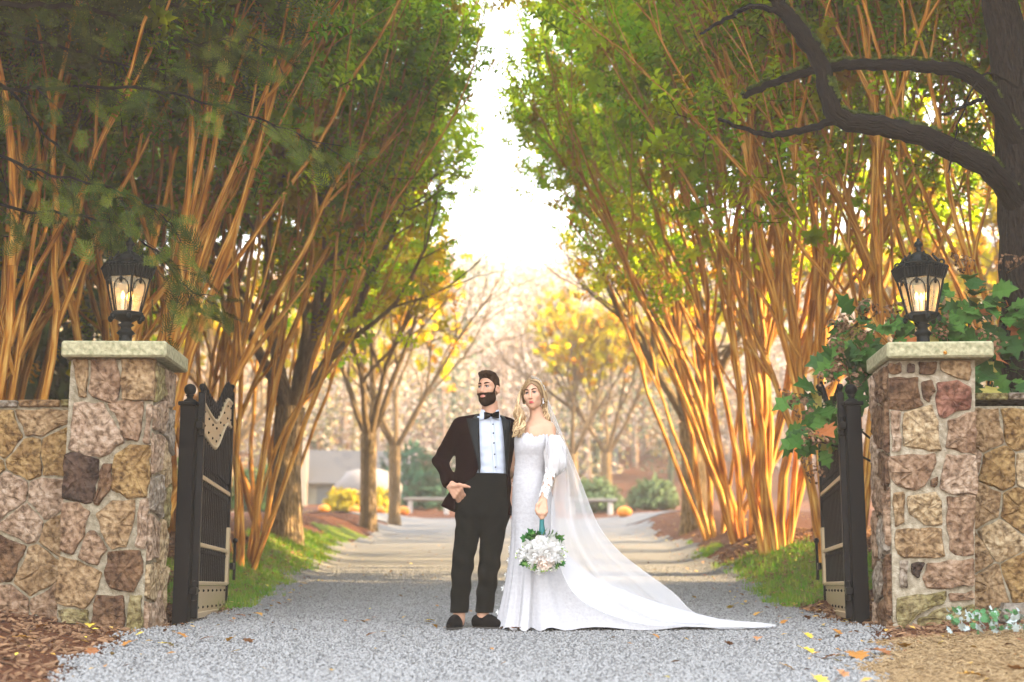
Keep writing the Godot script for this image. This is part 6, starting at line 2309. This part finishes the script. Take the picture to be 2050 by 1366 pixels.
	for i in 1500:
		var ri := rng.randi() % 24 if rng.randf() < 0.45 else 24 + int(30 * pow(rng.randf(), 0.7))
		ri = mini(ri, rows.size() - 2)
		var k := rng.randi() % seg_n
		var p: Vector3 = rows[ri][k]
		var u: Vector3 = rows[ri][(k + 1) % seg_n] - p
		var w: Vector3 = rows[ri + 1][k] - p
		var n := u.cross(w).normalized() * -1.0
		if n.z < -0.3 or u.length() < 1e-5 or absf(n.z) < 0.5:
			continue
		if ri > 28 and p.x > 0.35 and rng.randf() < 0.8:
			continue
		var bs := Basis(u.normalized(), n.cross(u.normalized()), n)
		if n.dot(p - Vector3(0.03, p.y, 0)) < 0.0:
			n = -n
			bs = Basis(u.normalized(), n.cross(u.normalized()), n)
		pl.append(Transform3D(bs.rotated(n, rng.randf() * TAU).scaled(Vector3.ONE * rng.randf_range(0.8, 1.7)), p.lerp(rows[ri + 1][k], rng.randf()) + n * 0.004))
	stuff(many("lace_appliques", fl.mesh(), M.petal, pl, gown))
	# off the shoulder sleeve: a gathered puff, then bare lace down to the wrist
	var puff := Bones.new(0.04)
	puff.chain([Vector3(0.15, 1.335, 0.055), Vector3(0.172, 1.24, 0.085), Vector3(0.18, 1.15, 0.115), Vector3(0.155, 1.09, 0.13)], [0.056, 0.07, 0.066, 0.046])
	var sleeve := func(p: Vector3) -> float:
		var d := puff.d(p)
		var a := atan2(p.x - 0.17, p.z - 0.09)
		d += 0.006 * sin(a * 9.0 + p.y * 14.0) + 0.003 * sin(a * 19.0)
		return maxf(d, p.y - 1.345 - 0.004 * sin(a * 14.0))
	mb = MB.new()
	mb.nets(sleeve, Vector3(0.06, 1.02, -0.03), Vector3(0.28, 1.38, 0.23), 0.007)
	put("puff_sleeve", mb.mesh(), M.chiffon, t)
	mb = MB.new()
	mb.tube(PackedVector3Array([Vector3(0.115, 1.345, 0.115), Vector3(0.112, 1.28, 0.155), Vector3(0.116, 1.2, 0.172)]), PackedFloat32Array([0.006, 0.005, 0.004]), 5)
	mb.tube(PackedVector3Array([Vector3(0.118, 1.345, 0.118), Vector3(0.126, 1.27, 0.16), Vector3(0.13, 1.17, 0.178)]), PackedFloat32Array([0.006, 0.005, 0.004]), 5)
	put("ribbon_tie", mb.mesh(), M.lace, t)
	pl = []
	for i in 230:
		var f := rng.randf()
		if f > 0.2 and f < 0.7 and rng.randf() < 0.3:
			continue
		var p0 := Vector3(0.157, 1.12, 0.115).lerp(Vector3(0.087, 0.895, 0.235), f)
		var ax := Vector3(-0.07, -0.225, 0.12).normalized()
		var a := rng.randf() * TAU
		var n := ax.cross(Vector3.RIGHT).normalized().rotated(ax, a)
		pl.append(Transform3D(Basis(ax, n.cross(ax), n).scaled(Vector3.ONE * rng.randf_range(0.7, 1.3)), p0 + n * (lerpf(0.0375, 0.0255, f) + 0.002)))
	stuff(many("lace_cuff", fl.mesh(), M.petal, pl, t))
	# veil: a front fall and a back fall between the same outer edge and the gown
	var outer := spline([Vector3(0.075, 1.757, -0.02), Vector3(0.15, 1.57, -0.08), Vector3(0.275, 1.265, -0.13), Vector3(0.385, 0.985, -0.16), Vector3(0.49, 0.725, -0.18), Vector3(0.63, 0.545, -0.19), Vector3(0.81, 0.4, -0.2), Vector3(1.02, 0.245, -0.18), Vector3(1.17, 0.1, -0.13), Vector3(1.4, 0.05, -0.05), Vector3(1.7, 0.02, 0.06)], 5)
	var inner := spline([Vector3(0.062, 1.75, 0.015), Vector3(0.1, 1.6, -0.01), Vector3(0.17, 1.38, -0.02), Vector3(0.19, 1.12, 0.05), Vector3(0.15, 0.85, 0.13), Vector3(0.15, 0.62, 0.17), Vector3(0.2, 0.42, 0.22), Vector3(0.34, 0.2, 0.25), Vector3(0.7, 0.05, 0.24), Vector3(1.1, 0.02, 0.22), Vector3(1.6, 0.015, 0.1)], 5)
	var behind := spline([Vector3(0.03, 1.74, -0.07), Vector3(0.05, 1.55, -0.13), Vector3(0.06, 1.3, -0.15), Vector3(0.08, 1.05, -0.17), Vector3(0.1, 0.8, -0.22), Vector3(0.15, 0.6, -0.28), Vector3(0.25, 0.4, -0.34), Vector3(0.4, 0.2, -0.38), Vector3(0.7, 0.06, -0.38), Vector3(1.1, 0.04, -0.3), Vector3(1.6, 0.03, -0.06)], 5)
	var veil := MB.new()
	for side in 2:
		var other := inner if side == 0 else behind
		rows = []
		for i in outer.size():
			var f := float(i) / (outer.size() - 1)
			var row := PackedVector3Array()
			for k in 29:
				var s := k / 28.0
				var q := other[i].lerp(outer[i], s)
				var amp := 0.035 * sin(s * PI) * (0.3 + f)
				q.z += amp * sin(s * 15.0 + 2.0 * sin(f * 3.0)) + 0.02 * sin(s * 31.0 + f * 4.0) * sin(s * PI) * f + (0.05 if side == 0 else -0.04) * sin(s * PI) * smooth(0.1, 0.5, f)
				var gy := ground(o.x + q.x, o.z + q.z) + 0.03 - o.y
				q.y = maxf(q.y + 0.012 * sin(s * 19.0 + f * 8.0) * smooth(0.75, 0.95, f), gy + 0.012 + 0.008 * sin(s * 23.0 + f * 40.0))
				row.append(q)
			rows.append(row)
		veil.grid(rows, false, side == 1, 4.0, 8.0)
	var vl := put("veil", veil.mesh(), M.tulle, t)
	mb = MB.new()
	mb.tube(outer, ramp(0.003, 0.004, outer.size()), 5)
	mb.tube(inner, ramp(0.0025, 0.003, inner.size()), 5)
	put("veil_edge", mb.mesh(), M.tulle, vl)
	pl = []
	for i in 26:
		var f := i / 25.0
		var p := hx * Vector3(lerpf(0.01, 0.09, f), 0.142 - 0.1 * f * f + 0.004 * sin(i * 2.0), 0.035 - 0.06 * f)
		pl.append(pose(p, Vector3(f, 0.3, 1.0 - f * 0.3), 1.1, i * 1.3))
	stuff(many("lace_comb", fl.mesh(), M.petal, pl, vl))


func make_bouquet():
	var o := Vector3(0.129 + 0.078, ground(0.13, -10.0) + 0.022 + 0.79, -9.98 + 0.262)
	var t := thing("bouquet", "bouquet of white roses and green leaves hanging head down from the woman's hand", "bouquet", o)
	var mb := MB.new()
	mb.tube(PackedVector3Array([Vector3(0.004, 0.06, -0.012), Vector3(0, 0.0, -0.002), Vector3(-0.002, -0.08, 0.012), Vector3(0.0, -0.15, 0.02)]), PackedFloat32Array([0.013, 0.0145, 0.017, 0.026]), 14)
	put("wrapped_handle", mb.mesh(), M.ribbon, t)
	# a rose: whorls of cupped petals
	var rose := func(r: float) -> ArrayMesh:
		var m := MB.new()
		m.ball(Vector3(0, 0, -0.2 * r), Vector3(0.45, 0.45, 0.5) * r, 6, 9)
		for ring in 4:
			var n := 3 + ring
			for k in n:
				var a := TAU * k / n + ring * 0.7 + rng.randf() * 0.3
				var tilt := lerpf(0.15, 1.15, ring / 3.0)
				var rows := []
				for i in 4:
					var f := i / 3.0
					var row := PackedVector3Array()
					for j in 5:
						var g := j / 2.0 - 1.0
						var w := 0.62 * sin(0.35 + f * 1.9) * (0.55 + 0.2 * ring)
						var rad := 0.16 + 0.12 * ring + f * sin(tilt) * 0.62 - 0.14 * g * g
						var ang := a + g * w / maxf(0.35, rad * 1.4)
						row.append(Vector3(cos(ang) * rad, sin(ang) * rad, -0.35 + f * cos(tilt) * 0.95 + 0.05 * sin(g * 4.0 + ring)) * r)
					rows.append(row)
				m.grid(rows, false, false)
		return m.mesh()
	var roses := [rose.call(0.058), rose.call(0.05), rose.call(0.066)]
	var blush: StandardMaterial3D = M.petal.duplicate()
	blush.albedo_color = Color(0.97, 0.9, 0.85)
	var c := Vector3(0.0, -0.27, 0.03)
	var heads := [[-0.1, 0.03, 0.06, 0, 0], [-0.02, 0.06, 0.1, 1, 0], [0.07, 0.05, 0.08, 2, 0], [0.125, 0.02, 0.03, 1, 0], [-0.125, -0.03, 0.02, 2, 0], [-0.05, -0.03, 0.1, 0, 0], [0.035, -0.015, 0.12, 2, 0], [0.1, -0.045, 0.07, 0, 0], [0.01, -0.075, 0.09, 2, 1], [-0.08, -0.075, 0.05, 1, 0], [0.075, -0.1, 0.03, 1, 0], [-0.02, -0.115, 0.04, 0, 0]]
	for h in heads:
		var p := Vector3(h[0], h[1], h[2])
		var dir := (p * Vector3(1, 1, 1.3) + Vector3(0, -0.06, 0.03)).normalized()
		var x := dir.cross(Vector3(0.1, 1, 0.2)).normalized()
		var q := put("rose", roses[h[3]], blush if h[4] else M.petal, t)
		q.transform = Transform3D(Basis(x, dir.cross(x), dir).rotated(dir, rng.randf() * TAU), c + p)
	var lf := oak_leaf()
	for i in 34:
		var a := rng.randf_range(-0.4, PI + 0.4)
		var top := i < 20
		var d := Vector3(cos(a), (sin(a) * 0.25 + 0.05) if top else -0.6, rng.randf_range(0.1, 0.7)).normalized()
		var p := c + Vector3(cos(a) * 0.05, 0.085, 0.03) + d * 0.03 if top else c + Vector3(cos(a) * 0.11, -0.06, 0.05)
		var q := put("leaf", lf, leafy(Color(0.03, 0.13, 0.03) if i % 3 else Color(0.1, 0.22, 0.05), 0.3), t)
		q.transform = pose(p, d, rng.randf_range(0.05, 0.085), rng.randf() * TAU)
	var sm := MB.new()
	for i in 90:
		var a := rng.randf() * TAU
		var p := c + Vector3(cos(a) * rng.randf_range(0.1, 0.185), sin(a) * 0.1 - 0.03, rng.randf_range(0.0, 0.1))
		sm.tint = Color(0.8, 0.78, 0.7) if i % 2 else Color(0.3, 0.42, 0.14)
		sm.ball(p, Vector3.ONE * rng.randf_range(0.004, 0.008), 4, 6)
		if i % 3 == 0:
			sm.tint = Color(0.16, 0.26, 0.07)
			sm.tube(PackedVector3Array([c + Vector3(0, 0.02, 0.02), p]), PackedFloat32Array([0.0015, 0.001]), 3)
	put("filler_sprays", sm.mesh(), M.tinted, t)
